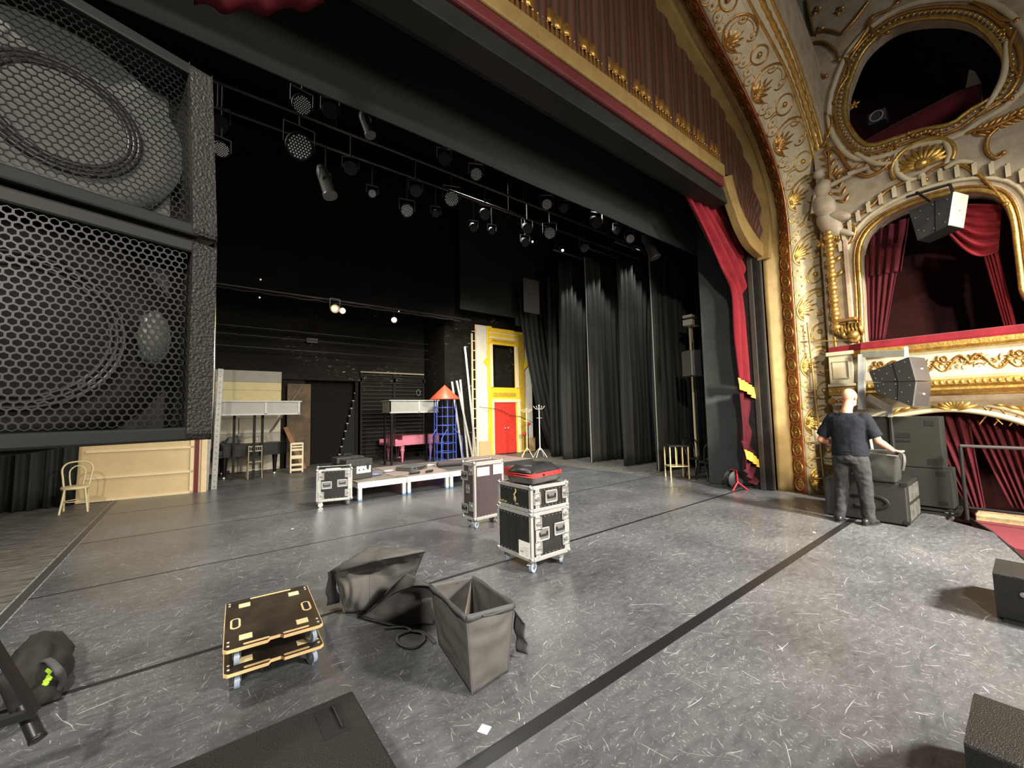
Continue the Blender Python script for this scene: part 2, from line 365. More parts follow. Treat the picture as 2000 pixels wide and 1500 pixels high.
C4=curve([(1640,960),(1622,500),(1617,347),(1603,267),(1580,187),(1550,100),(1507,0)],2.12,8.7)
NR=90
RC=[];LC=[]
for c in (C0,C1,C2,C3,C4):
    q,l=resample(catmull(c,10),NR); RC.append(q); LC.append(l)
arch=thing('proscenium_arch','ornate cream and gold proscenium arch framing the right side of the stage','arch',(9.2,2.7,0))
OA=Vector((9.2,2.7,0))
def band(c0,c1,name,mat,h=0,solid=.04,label=None,crown=0,nv=4):
    def fn(u,v):
        i=min(NR-1,int(round(u*(NR-1)))); a=c0[i];b=c1[i]; p=a.lerp(b,v)
        return p-OA
    m=MB(); m.grid(fn,NR-1,nv); return m.build(name,mat,arch,solid=solid,label=label,off=0)
def bandmap(c0,c1,L):
    def f(s,v,h):   # s metres along from the foot, v 0..1 across, h relief height
        t=max(0,min(.9999,s/L))*(NR-1); i=int(t); fr=t-i
        a=c0[i].lerp(c0[min(i+1,NR-1)],fr); b=c1[i].lerp(c1[min(i+1,NR-1)],fr)
        tan=(c0[min(i+1,NR-1)]-c0[i]+c1[min(i+1,NR-1)]-c1[i]); nrm=tan.cross(b-a).normalized()
        if nrm.dot(Vector((4.2,-1,2))-a)<0: nrm=-nrm
        return a.lerp(b,v)+nrm*h-OA
    return f
band(RC[0],RC[1],'gold_jamb',goldflat,solid=.05,label='plain worn gold flat band')
band(RC[1],RC[2],'red_ground_band',redplast,solid=.05)
band(RC[2],RC[3],'cream_band',cream,solid=.05,label='cream ground band')
f34=bandmap(RC[3],RC[4],LC[3])
m=MB()
for v,r in ((.15,.03),(.55,.05),(.92,.03)):
    m.tube([f34(LC[3]*i/160,v,.02) for i in range(161)],[r*(1+.18*math.sin(i*2.4)) if v==.55 else r for i in range(161)],10)
m.build('gold_roll_moulding',gold,arch)
band(RC[3],RC[4],'cream_reveal',cream,solid=.05)
# rosette chain
f12=bandmap(RC[1],RC[2],LC[1])
def spiral(f,s0,v0,r,turn,hand,W,n=18,start=0,rad=.012,m=None,h=.015):
    P=[]
    for i in range(n+1):
        t=i/n; a=start+hand*turn*2*PI*t; rr=r*(1-.78*t)
        P.append(f(s0+rr*math.cos(a),v0+rr*math.sin(a)/W,h))
    m.tube(P,[rad*(1-.5*i/n) for i in range(n+1)],6)
    m.ball(P[-1],rad*1.5,6,5)
def petal(m,f,s0,v0,ds,dv,wd,W,hgt=.03,n=6):
    # ds along s (m), dv across (m)
    L_=math.hypot(ds,dv); nx,ny=-dv/L_,ds/L_
    P=[];c=[]
    for i in range(n+1):
        t=i/n; ww=wd*math.sin(PI*min(1,.12+t*.88))**.8; hh=hgt*math.sin(PI*(.1+.85*t))
        s,v=s0+ds*t,v0+dv*t/W
        P+= [f(s+nx*ww/2,v+ny*ww/2/W,.002),f(s,v,hh+.004),f(s-nx*ww/2,v-ny*ww/2/W,.002)]
    F=[]
    for i in range(n):
        a=i*3;b=a+3; F+=[(a,a+1,b+1,b),(a+1,a+2,b+2,b+1)]
    m.add(P,F,True)
W12=.36; 
per=.335; nros=int(LC[1]/per)
for k in range(nros):
    s=per*(k+.5); 
    if k>34: break
    m=MB(); ring=[f12(s+.115*math.cos(a*PI/10),.5+.115*math.sin(a*PI/10)/W12,.03) for a in range(20)]
    m.tube(ring,.013,6,closed=True)
    for hand in (-1,1): spiral(f12,s+.168+hand*.0,.5+hand*.25,.05,1.2,hand,W12,m=m,rad=.011,start=PI*.5,n=10)
    m.tube([f12(s+.075*math.cos(a*PI/8),.5+.075*math.sin(a*PI/8)/W12,.02) for a in range(16)],.008,5,closed=True)
    for a in (0,1,2,3): petal(m,f12,s+.168,.5,(.07 if a%2 else .03)*(1 if a<2 else -1),(.12 if a%2 else .14)*(1 if a in(0,3) else -1),.05,W12,.035,4)
    for a in range(8): petal(m,f12,s,.5,.1*math.cos(a*PI/4),.1*math.sin(a*PI/4),.045,W12,.045,4)
    m.ball(f12(s,.5,.03),.016,8,6)
    for a in (-1,1): petal(m,f12,s+.17-.02,.5,0,a*.12,.05,W12,.03,4)
    petal(m,f12,s+.12,.5,.1,0,.06,W12,.03,4)
    for sd in (.12,.88): m.ball(f12(s,sd,.015),.02,6,5); m.ball(f12(s+.17,sd,.015),.02,6,5)
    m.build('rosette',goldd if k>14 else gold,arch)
m=MB()
for v in (.03,.97): m.tube([f12(LC[1]*i/150,v,.012) for i in range(151)],.014,6)
m.build('gold_bead_moulding',gold,arch)
# cream scroll band
f23=bandmap(RC[2],RC[3],LC[2]); W23=.44; per=1.06
for k in range(int(LC[2]/per)+1):
    s=per*k+.25
    if s+.7>LC[2] or k>11: break
    m=MB()
    # big ring open to the left holding a palmette
    P=[f23(s+.27*math.cos(a),.56+.23*math.sin(a)/W23,.02) for a in [(-2.5+i*5.0/22) for i in range(23)]]
    m.tube(P,.02,7)
    P=[f23(s+.2*math.cos(a),.58+.17*math.sin(a)/W23,.02) for a in [(-2.2+i*4.4/18) for i in range(19)]]; m.tube(P,.01,6)
    for hand in (-1,1):
        spiral(f23,s+hand*.17,.8,.085,1.1,hand,W23,m=m,start=PI/2*hand,rad=.02)
        spiral(f23,s+hand*.3,.2,.1,1.3,-hand,W23,m=m,start=0 if hand>0 else PI,rad=.018)
        for q in range(4): petal(m,f23,s+hand*(.12+.07*q),.9-.12*q,hand*.06,.07-.03*q,.035,W23,.03,4)
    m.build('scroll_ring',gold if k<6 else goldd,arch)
    m=MB()
    for j in range(-3,4):
        a=j*.42; L_=.29-.025*abs(j)
        petal(m,f23,s,.1,L_*math.sin(a),L_*math.cos(a),.075,W23,.07,6)
    for j in (-1,1): petal(m,f23,s,.14,j*.2,.02,.04,W23,.03,5)
    m.ball(f23(s,.12,.02),.035,8,6)
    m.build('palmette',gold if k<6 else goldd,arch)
    m=MB(); s2=s+.53
    P=[f23(s2+.15*math.cos(a*PI/9),.7+.115*math.sin(a*PI/9)/W23,.02) for a in range(18)]; m.tube(P,.018,6,closed=True)
    m.ball(f23(s2,.7,.02),.05,8,6,); petal(m,f23,s2,.5,0,.16,.04,W23,.04,5)
    for hand in (-1,1):
        spiral(f23,s2+hand*.11,.27,.11,1.3,hand,W23,m=m,start=PI/2,rad=.018)
        petal(m,f23,s2+hand*.16,.1,hand*.08,.06,.03,W23,.02,4)
        petal(m,f23,s2+hand*.1,.9,hand*.1,.0,.03,W23,.02,4)
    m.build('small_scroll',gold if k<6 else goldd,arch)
# dark wooden jamb behind the gold one + wall masses
m=MB(); jx=RC[0][3].x
m.bx(jx-.1,jx+.3,3.25,3.62,-.01,5.2); m.bx(jx-.16,jx-.1,3.35,3.45,-.01,5.0); m.bx(jx-.1,jx-.06,3.2,3.25,0,5)
jb=m.build('wall_jamb',pm('dark_wood_jamb',(.04,.033,.028),.5,var=.4,vscale=4,stretch=(1,1,.2)),bevel=.01); struct(jb,'dark wooden jamb post behind the gold band')
m=MB()
# ------- wall of the side box (plane X = 9.2) with oval and arched openings
WX=9.3
def opening(pts,n=64):
    P=[onX(x,y,WX) for x,y in pts]; P=[Vector((p.y,p.z,0)) for p in P]
    q=catmull(P+[P[0]],8); q,_=resample(q,n+1); return [(p.x,p.y) for p in q[:-1]]
oval=opening([(1660,180),(1690,110),(1750,60),(1830,45),(1900,55),(1950,100),(1965,150),(1945,195),(1895,225),(1860,250),(1800,262),(1760,275),(1700,290),(1668,262),(1655,225)])
win=opening([(1693,660),(1690,580),(1686,500),(1700,460),(1735,430),(1790,405),(1850,388),(1905,382),(1950,392),(1972,430),(1982,500),(1990,570),(1994,636)],72)
# square off the foot of the window behind the parapet
win=[(y,(z if z>2.9 else 2.45)) for y,z in win]
low=[(1.95,-.4),(1.95,.95),(1.75,1.25),(1.4,1.42),(.9,1.52),(.5,1.48),(.1,1.32),(-.3,1.02),(-.55,.6),(-.6,-.4)]
def wall_with_holes():
    import bmesh
    bm=bmesh.new(); edges=[]
    def loop(p):
        v=[bm.verts.new((0,a,b)) for a,b in p]
        for i in range(len(v)): edges.append(bm.edges.new((v[i],v[(i+1)%len(v)])))
    outer=[(2.3,-.4),(2.3,9.6),(-2.6,9.6),(-2.6,-.4)]
    # grid outer points for nicer triangles
    loop([(2.25,-.5),(2.25,3),(2.25,6),(2.25,10.2),(0,10.2),(-2.8,10.2),(-2.8,6),(-2.8,3),(-2.8,-.5)])
    loop(oval); loop(win); loop(low)
    bmesh.ops.triangle_fill(bm,use_beauty=True,use_dissolve=False,edges=edges)
    kill=[]
    def inside(p,poly):
        c=False;n=len(poly)
        for i in range(n):
            a,b=poly[i],poly[i-1]
            if (a[1]>p[1])!=(b[1]>p[1]) and p[0]<(b[0]-a[0])*(p[1]-a[1])/(b[1]-a[1])+a[0]: c=not c
        return c
    for f in bm.faces:
        c=f.calc_center_median()
        if any(inside((c.y,c.z),q) for q in (oval,win,low)): kill.append(f)
    bmesh.ops.delete(bm,geom=kill,context='FACES')
    for v in bm.verts: v.co.x=WX
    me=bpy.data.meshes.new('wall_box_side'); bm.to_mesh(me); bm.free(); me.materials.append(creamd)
    o=bpy.data.objects.new('wall_box_side',me); COL.objects.link(o)
    s=o.modifiers.new('s','SOLIDIFY'); s.thickness=.3; s.offset=0
    return o
wb=wall_with_holes(); struct(wb,'cream plaster auditorium wall with box openings')
# rooms behind the openings
dk=pm('dark_box_interior',(.012,.01,.011),.8); dkr=pm('dark_red_box_interior',(.06,.01,.015),.8,var=.3)
m=MB(); m.bx(WX+1.9,WX+2,-2.8,2.3,-.4,9.6); m.bx(WX+.2,WX+1.9,2.2,2.3,-.4,9.6); m.bx(WX+.2,WX+1.9,-2.8,-2.7,-.4,9.6)
for z in (-.45,1.75,5.2,9.55): m.bx(WX+.16,WX+1.9,-2.7,2.2,z,z+.08)
struct(m.build('wall_box_interior',dkr),'dark red rooms of the side boxes')
m=MB(); m.bx(8.9,10.6,3.25,3.6,-.01,5.6); m.bx(10.0,16,3.25,3.6,-.01,12)
struct(m.build('wall_proscenium_back',black),'black stage side of the proscenium wall')
# spandrel: audience face of the proscenium between arch and side wall
sp=[p for p in RC[4] if p.z>3.0]; m=MB()
P=[Vector((p.x,2.1,p.z)) for p in sp]+[Vector((4.2,2.1,11)),Vector((WX-.1,2.1,11)),Vector((WX-.1,2.1,3.0))]
n_=len(sp); V_=[];F_=[]
for i,p in enumerate(sp):
    V_+=[(p.x,2.1,p.z),(max(WX+.05,p.x+.02) if p.z<8 else p.x+.5,2.1,p.z+(.0 if p.z<8 else .8))]
for i in range(n_-1): F_.append((2*i,2*i+1,2*i+3,2*i+2))
m.add(V_,F_); struct(m.build('wall_spandrel',creamd,solid=.1,off=0),'cream spandrel of the proscenium wall')
ornw=thing('box_wall_ornament','gilded plaster ornament around the oval and arched openings of the side boxes','ornament',(WX-.16,0,4))
OW=Vector((WX-.16,0,4))
def fw(s,v,h): return Vector((WX-.16-h,s,v))-OW      # s = Y, v = Z
def scaled(poly,d):
    cx=sum(p[0] for p in poly)/len(poly); cy=sum(p[1] for p in poly)/len(poly)
    out=[];n=len(poly)
    for i,p in enumerate(poly):
        a=poly[i-1];b=poly[(i+1)%n]; t=Vector((b[0]-a[0],b[1]-a[1],0)).normalized(); nn=Vector((t.y,-t.x,0))
        if nn.dot(Vector((p[0]-cx,p[1]-cy,0)))<0: nn=-nn
        out.append((p[0]+nn.x*d,p[1]+nn.y*d))
    return out
def frame(poly,d,r,name,mat,beads=0,parent=ornw,fm=fw,closed=True,h=.0):
    m=MB(); q=scaled(poly,d); m.tube([fm(a,b,h) for a,b in q],r,8,closed=closed)
    if beads:
        Q=[Vector((a,b,0)) for a,b in scaled(poly,beads)]; Q.append(Q[0]); n=int(sum((Q[i+1]-Q[i]).length for i in range(len(Q)-1))/.075); q2,_=resample(Q,n)
        for p in q2[:-1]: m.ball(fm(p.x,p.y,.02),.026,6,5)
    return m.build(name,mat,parent)
frame(oval,.0,.035,'oval_inner_moulding',gold,beads=.07)
frame(oval,.14,.03,'oval_outer_moulding',goldd)
frame(oval,.24,.045,'oval_cream_moulding',cream)
frame(win,.03,.035,'window_gold_moulding',gold)
frame(win,.09,.02,'window_line_moulding',goldd)
frame([p for p in win],.2,.03,'window_outer_moulding',cream)
# voussoir cresting over the arched opening
m=MB(); Q=[Vector((a,b,0)) for a,b in scaled(win,.29) if b>4.35]; Q.sort(key=lambda p:-p.x); q2,_=resample(Q,17)
for p in q2:
    m=MB(); m.bar(fw(p.x,p.y-.05,.02),fw(p.x,p.y+.11,.05),.05,.07,up=(1,0,0)); m.ball(fw(p.x,p.y+.12,.03),.03,6,5); m.build('dentil',cream,ornw)
def px(x,y): p=onX(x,y,WX-.16); return p.y,p.z
def strokes(name,mat,lst,rad=.022,h=.02):
    m=MB()
    for L_ in lst:
        P=catmull([Vector((*px(x,y),0)) for x,y in L_],6)
        n=len(P); m.tube([fw(p.x,p.y,h) for p in P],[rad*(.45+.75*math.sin(PI*min(1,.15+i/n*.85))) for i in range(n)],7)
        if len(L_)>3: m.ball(fw(P[-1].x,P[-1].y,h+.01),rad*1.5,7,6)
    return m.build(name,mat,ornw)
strokes('scroll_strapwork',goldd,[
 [(1512,0),(1545,60),(1578,130),(1600,200),(1618,290),(1622,380)],
 [(1575,0),(1583,40),(1590,68)],[(1590,68),(1615,60),(1645,68)],[(1645,68),(1670,40),(1700,0)],
 [(1575,98),(1590,85),(1612,85),(1632,100),(1640,118)],
 [(1575,105),(1582,130),(1600,145),(1615,150)],[(1640,118),(1665,100),(1690,65),(1705,35),(1740,18),(1760,0)],
 [(1630,118),(1645,115),(1660,122),(1655,150),(1640,175),(1632,200)],
 [(1705,30),(1700,55),(1715,70),(1735,65)],[(1612,220),(1625,235),(1620,260),(1610,285)],
 [(1580,155),(1595,165),(1590,185),(1605,195),(1598,215)],
 [(1608,300),(1625,290),(1640,300),(1660,330),(1690,345),(1720,335),(1745,310),(1752,285)],
 [(1650,425),(1680,418),(1705,400),(1730,375),(1760,360),(1790,350),(1810,352)],
 [(1810,340),(1835,325),(1860,322),(1885,325),(1915,345),(1945,375),(1965,400)],
 [(1905,230),(1925,215),(1950,200),(1975,195)],[(1950,250),(1930,270),(1928,295),(1945,310),(1960,300)],
 [(1885,262),(1905,255),(1930,252),(1960,240),(1990,225)],
 [(1985,60),(1972,90),(1975,125),(1990,150)],[(1900,5),(1930,20),(1955,38),(1985,42)],
 [(1640,455),(1650,440),(1670,445),(1665,470),(1650,480)],[(1610,420),(1625,440),(1615,470),(1600,480)],
],.024)
strokes('cream_strapwork',cream,[[(1750,300),(1752,335),(1775,352),(1800,345)],[(1845,330),(1870,318),(1900,318)],[(1672,300),(1710,320),(1750,318)],[(1925,215),(1960,150),(1965,80)],[(1845,275),(1855,300),(1845,325)]],.035)
# shell cartouche between the openings
m=MB(); cy,cz=px(1800,310)
for a in range(-5,6):
    an=a*.3; petal(m,fw,cy,cz-.12,.36*math.sin(an),.36*math.cos(an),.09,1,.08,6)
m.tube([fw(cy+.36*math.cos(a*PI/14),cz-.05+.33*math.sin(a*PI/14),.03) for a in range(-2,17)],.03,8)
m.ball(fw(cy,cz-.1,.04),.09,10,8); m.build('shell_cartouche',gold,ornw)
m=MB()
for a in range(9):
    x0,y0=px(1775+a*8,262+4*math.sin(a)); m.ball(fw(x0,y0,.03),.035,7,6)
m.build('cartouche_crest',goldd,ornw)
# palm fronds
for a,b in (((1612,345),(1740,318)),((1755,318),(1640,300)),((1900,262),(1996,222)),((1650,395),(1612,300))):
    y0,z0=px(*a);y1,z1=px(*b); m=MB()
    for i in range(7):
        t=i/7; s_,v_=y0+(y1-y0)*t,z0+(z1-z0)*t; d=Vector((y1-y0,z1-z0,0)).normalized()
        for sd in (-1,1):
            q=Matrix.Rotation(sd*.7,3,'Z')@d; petal(m,fw,s_,v_,q.x*.16,q.y*.16,.05,1,.03,5)
    petal(m,fw,y1-.08*d.x,z1-.08*d.y,d.x*.18,d.y*.18,.05,1,.03,5)
    m.build('palm_frond',goldd,ornw)
# small scattered relief sprigs on the cream field
for (cx_,cy_) in ((1595,20),(1640,20),(1600,60),(1590,270),(1605,250),(1596,200),(1740,290),(1960,60),(1990,180),(1650,150),(1668,205)):
    y0,z0=px(cx_,cy_); m=MB()
    for a in range(5): 
        an=a*1.26+cx_; petal(m,fw,y0,z0,.09*math.cos(an),.09*math.sin(an),.045,1,.03,4)
    m.ball(fw(y0,z0,.02),.022,6,5); m.build('relief_sprig',goldd,ornw)
# reclining draped plaster figure beside the arch springing
m=MB()
def blob(x,y,r,e,h=.06,rot=0): 
    a,b=px(x,y); m.ball(fw(a,b,h),r,14,10,e,Matrix.Rotation(rot,3,'X'))
blob(1604,345,.085,(1,1,1.15),.14); blob(1610,372,.13,(.9,1,1.3),.1,.3); blob(1612,405,.17,(.8,1,1.5),.08,-.3); blob(1622,440,.17,(.7,.9,1.7),.06,-.5); blob(1640,425,.12,(.7,1.6,.8),.08,.4); blob(1650,455,.08,(.7,2.2,.7),.06,.6)
for (a,b) in (((1615,372),(1665,345)),((1660,345),(1700,330)),((1598,380),(1590,420))):
    y0,z0=px(*a);y1,z1=px(*b); m.cyl(fw(y0,z0,.12),fw(y1,z1,.1),.045,.035,10)
m.build('draped_figure',creamd,ornw,label='grey cream draped plaster figure')
m=MB()
for i in range(9):
    y0,z0=px(1598+i*6,470-i*3); petal(m,fw,y0,z0,-.12+.02*i,-.2-.05*math.sin(i),.07,1,.07,5)
for i in range(6):
    y0,z0=px(1640+i*2,470+i*14); petal(m,fw,y0,z0,(-1)**i*.1,-.12,.06,1,.06,5)
m.build('leaf_garland',gold,ornw)
# gilded pilaster roll, marble strip and console below it
m=MB(); 
y0,z0=px(1620,450);y1,z1=px(1640,640)
for i in range(24):
    t=i/23; p=fw(y0+(y1-y0)*t*.3,z0+(z1-z0)*t,.1); m.ball(p,.06+.012*(i%3),8,6,(1,1,.8))
m.build('gold_torch_roll',gold,ornw)
a=px(1650,470);b=px(1668,620)
m=MB(); m.bx(-.07,.0,b[0]-4e-3,a[0]+.02,b[1]-4,a[1]-4); m.build('marble_strip',pm('pink_marble',(.5,.4,.3),.4,col2=(.36,.26,.2),vscale=9),ornw,bevel=.01)
a,b=px(1655,630); m=MB(); m.bx(-.2,0,a-.16,a+.16,b+.0-4,b+.05-4)
m.build('console_slab',goldd,ornw,bevel=.01)
m=MB()
for i in range(3): m.tube([fw(a+.1-.1*i+.05*math.cos(k*.5),b-.12-.09*i+.06*math.sin(k*.5),.09) for k in range(15)],.035,8)
for i in range(7): petal(m,fw,a+.13-.05*i,b-.02,-.04,-.26,.08,1,.16,5)
m.ball(fw(a-.1,b-.25,.12),.08,10,8); m.build('console_bracket',gold,ornw)

# things inside the oval box: cushion rail, spotlight, cloth
def wq(x,y,X_): return onX(x,y,X_)
m=MB(); P=catmull([wq(x,y,WX+.35) for x,y in ((1690,298),(1740,270),(1800,240),(1870,205),(1915,190))],6); m.tube(P,.2,10); tag(m.build('cushion_rail',velvetd),'dark red cushioned rail inside the oval opening','rail')
p=wq(1712,228,WX+.4); t=thing('box_spotlight','round black spotlight in a square frame inside the oval opening','stage light',tuple(p))
m=MB(); m.bx(-.02,.2,-.13,.13,-.11,.11); m.build('housing',pm('spot_body',(.03,.03,.035),.4),t,bevel=.02)
m=MB(); m.tube([(-.03,.09*math.cos(a*PI/12),.09*math.sin(a*PI/12)) for a in range(24)],.014,6,closed=True); m.build('lens_ring',pm('spot_ring',(.2,.2,.22),.3),t)
m=MB(); P=[wq(x,y,WX+.5) for x,y in ((1893,135),(1905,140),(1918,165),(1920,205),(1880,212),(1886,170))]; c_=sum(P,Vector())/6; m.add([p-c_ for p in P]+[p-c_+Vector((.04,0,0)) for p in P],[tuple(range(6)),tuple(range(6,12))[::-1]]+[(i,(i+1)%6,6+(i+1)%6,6+i) for i in range(6)]); tag(m.build('pale_drape',pm('pale_drape_cloth',(.25,.24,.24),.8),loc=tuple(c_)),'pale cloth hanging at the right inside the oval opening','curtain')
# ================================================================== SIDE BOX PARAPET, DRAPES
PX=8.95
def pz(x,y): return onX(x,y,PX).z
par=thing('box_parapet','cream and gold balcony parapet with red velvet rail below the arched box','parapet',(PX,0,2.2))
OP=Vector((PX,0,2.2))
# plan: projects forward (to -X) between Y=1.85 and beyond the frame, bevelled back to the wall at the left
plan=[(WX-.1,2.22),(PX+.18,2.2),(PX+.12,1.9),(PX,1.72),(PX,-2.6)]
def off(d):
    return [(WX-.1,2.22+d*.3)]+[(x-d,y+(.25*d if y>1.7 else 0)) for x,y in plan[1:]]
def prof(name,zs,mat,n=1,label=None):
    # zs list of (z,offset)
    m=MB(); P=[[Vector((x,y,z))-OP for x,y in off(d)] for z,d in zs]; k=len(plan)
    V=[p for r in P for p in r]; F=[(i*k+j,i*k+j+1,(i+1)*k+j+1,(i+1)*k+j) for i in range(len(zs)-1) for j in range(k-1)]
    m.add(V,F); return m.build(name,mat,par,solid=.03,off=-1,label=label)
zt=2.63
prof('red_velvet_rail',[(zt,-.3),(zt+.03,-.02),(zt+.02,.04),(zt-.05,.06),(zt-.1,.05)],velvet)
prof('rail_moulding',[(zt-.09,.0),(zt-.1,.07),(zt-.14,.07),(zt-.17,.03),(zt-.2,.03)],gold)
prof('parapet_panel',[(zt-.19,.0),(zt-.24,-.02),(zt-.42,.03),(zt-.6,.05),(zt-.66,.02)],cream)
prof('lower_moulding',[(zt-.66,.0),(zt-.67,.07),(zt-.72,.08),(zt-.76,.04),(zt-.8,.05),(zt-.84,.02),(zt-.86,-.02)],gold)
prof('soffit_cove',[(zt-.85,-.04),(zt-.95,-.1),(zt-1.1,-.25)],creamd)
def fp(s,v,h): 
    d=.02; x=PX-.03-h
    return Vector((x,s,v))-OP
m=MB(); yy=1.62; k=0
while yy>-2.2 and k<40:
    zc=zt-.42
    hand=1 if k%2 else -1
    m.tube([fp(yy-.0-.36*i/14,zc+hand*.11*math.sin(i*PI/7)*1,.03) for i in range(15)],.02,6)
    for dd in (.05,.12,.2,.28):
        for aa in (.5,1.3,2.2,-.8,-1.9): petal(m,fp,yy-dd,zc+.03*math.sin(dd*20),.1*math.cos(aa+dd*9),.12*math.sin(aa+dd*9)*hand,.045,1,.05,4)
    m.tube([fp(yy-.1+.07*(1-i/16)*math.cos(hand*i*.55),zc-.08*hand+.07*(1-i/16)*math.sin(hand*i*.55),.025) for i in range(15)],.014,6)
    m.ball(fp(yy,zc,.02),.04,8,6); yy-=.36; k+=1
m.build('rinceau_relief',goldd,par,label='gilded scrolling leaf relief')
m=MB(); yy=1.68
while yy>-2.4:
    m.ball(Vector((PX-.09,yy,zt-.7))-OP,.032,7,5,(1,.8,1.1)); m.ball(Vector((PX-.075,yy,zt-.14))-OP,.014,6,4); yy-=.07
m.build('egg_moulding',gold,par)
# corner pedestal with small panel (left end of the parapet)
ped=thing('parapet_pedestal','cream panelled pedestal with gold frieze at the left end of the box parapet','pedestal',(9.0,2.05,1.4))
m=MB(); m.bx(-.05,.3,-.17,.17,.6,1.1); m.bx(-.08,.3,-.2,.2,1.1,1.17); m.bx(-.08,.3,-.2,.2,.55,.6); m.build('pedestal_body',cream,ped,bevel=.012)
m=MB(); 
for q in ((-.11,.11,.99,1.0),(-.11,.11,.69,.7),(-.115,-.105,.69,1.0),(.105,.115,.69,1.0)): m.bx(-.065,-.045,q[0],q[1],q[2],q[3])
m.build('panel_moulding',creamd,ped)
m=MB(); m.bx(-.07,.3,-.19,.19,.4,.54); 
for i in range(9): m.ball((-.075,-.16+i*.04,.47),.018,6,5)
m.build('gold_frieze',gold,ped,bevel=.008)
m=MB(); m.bx(-.06,.3,-.17,.17,.22,.39); m.build('capital',creamd,ped,bevel=.01)
m=MB()
for a in (-.15,.15):
    m.cyl((-.1,a,.3),(.05,a,.3),.055,.055,12)
for i in range(5): m.ball((-.08,-.06+.03*i,.3+.02*(i%2)),.03,6,5)
m.build('capital_scroll',goldd,ped)
# clasping lower arch: shell keystone and lattice
low2=[(1.95,.9),(1.75,1.25),(1.4,1.42),(.9,1.52),(.5,1.48),(.1,1.32),(-.3,1.02),(-.55,.6)]
la=thing('lower_box_arch','gilded moulding and shell crowning the low arched box opening behind the big speakers','arch moulding',(WX-.16,0,0))
OL=Vector((WX-.16,0,0))
def fl(s,v,h): return Vector((-h,s,v))
m=MB(); P=catmull([Vector((a,b,0)) for a,b in low2],6)
m.tube([fl(p.x,p.y,.02) for p in P],.04,8); m.tube([fl(p.x*1.03-.02,p.y+.12,.0) for p in P],.03,8); m.build('arch_moulding',cream,la)
m=MB()
for a in range(-4,5): petal(m,fl,.75,1.5,.3*math.sin(a*.3),.3*math.cos(a*.3),.09,1,.1,6)
for sd in (-1,1):
    for i in range(5): petal(m,fl,.75+sd*(.12+.12*i),1.62-.015*i,sd*.16,.08-.05*i,.08,1,.06,5)
m.build('shell_keystone',gold,la)
m=MB()
for i in range(16):
    y=-1.1+i*.14
    if y<.35:
        m.tube([fl(y+.22*k/6,1.28+.07*y+.36*k/6,-.0) for k in range(7)],.01,5); m.tube([fl(y+.22-.22*k/6,1.28+.07*y+.36*k/6,0) for k in range(7)],.01,5)
m.build('lattice_relief',goldd,la)
# drapes ----------------------------------------------------------------
def drape(name,label,cat,top,bot,mat,folds,amp,nrm,nu=None,nv=24,group=None,solid=.012,base=None,parent=None,tight=None,n2=.35,gather=None,fr=0):
    """cloth hung between two polylines; nrm is the direction the folds go"""
    nu=nu or folds*8; T,_=resample([Vector(p) for p in top],nu+1); B,_=resample([Vector(p) for p in bot],nu+1)
    o=base if base is not None else Vector((sum(p[0] for p in bot)/len(bot),sum(p[1] for p in bot)/len(bot),min(p[2] for p in bot)))
    nrm=Vector(nrm).normalized(); sd=len(name)*1.7+folds
    def fn(u,v):
        i=int(round(u*nu)); p=B[i].lerp(T[i],v)
        a=amp*(1 if tight is None else tight(v))
        ph=u*folds*2*PI+1.2*nz(u*folds*.4,v*1.1,sd)
        d=a*(math.sin(ph)+n2*math.sin(2.3*ph+1.3)+ .8*nz(u*folds*.9,v*2.5,sd))
        if gather: p=gather(p,u,v)
        return p+nrm*d-o
    m=MB(); m.grid(fn,nu,nv)
    ob=m.build(name,mat,parent,solid=solid,loc=tuple(o) if parent is None else None)
    if parent is None: tag(ob,label,cat,group)
    return ob
# upper box drapes
def X(x,y,X_=WX+.12): return onX(x,y,X_)
def xd(name,label,tp,bt,mat,folds,amp,nv=24,tight=None):
    return drape(name,label,'curtain',[X(*p) for p in tp],[X(*p) for p in bt],mat,folds,amp,(-1,0,0),nv=nv,tight=tight)
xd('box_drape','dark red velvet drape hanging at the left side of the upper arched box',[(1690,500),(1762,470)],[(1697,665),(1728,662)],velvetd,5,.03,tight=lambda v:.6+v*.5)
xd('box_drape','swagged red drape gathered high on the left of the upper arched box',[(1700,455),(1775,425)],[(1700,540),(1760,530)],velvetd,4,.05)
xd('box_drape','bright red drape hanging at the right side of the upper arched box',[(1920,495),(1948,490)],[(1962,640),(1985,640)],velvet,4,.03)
# swag: horizontal folds
def swag(name,label,a,b,c,d,mat,rows,amp,Xp):
    # a,b top-left/top-right, c,d bottom-left / bottom-right; sagging catenary folds
    A,B,C_,D=[onX(*p,Xp) for p in (a,b,c,d)]
    o=(A+B+C_+D)/4; nu,nv=28,rows*8
    def fn(u,v):
        p=C_.lerp(D,u).lerp(A.lerp(B,u),v); sag=.22*math.sin(PI*u)*(1-v)
        p=p+Vector((-amp*math.sin(v*rows*2*PI+u*1.5)-amp*.5*math.sin(v*rows*5+u*4),0,-sag)); return p-o
    m=MB(); m.grid(fn,nu,nv); ob=m.build(name,mat,solid=.012,loc=tuple(o)); tag(ob,label,'curtain'); return ob
swag('box_swag','red pleated swag at the upper right of the arched box, behind the bright speaker',(1862,400),(1958,400),(1850,455),(1950,490),velvet,5,.035,WX+.05)
# lower box drapes
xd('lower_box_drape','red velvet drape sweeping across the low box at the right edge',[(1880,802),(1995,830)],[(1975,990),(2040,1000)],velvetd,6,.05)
xd('lower_box_drape','red velvet drape in the low box behind the handrail post',[(1780,800),(1890,805)],[(1885,985),(1925,1000)],velvetd,5,.05)
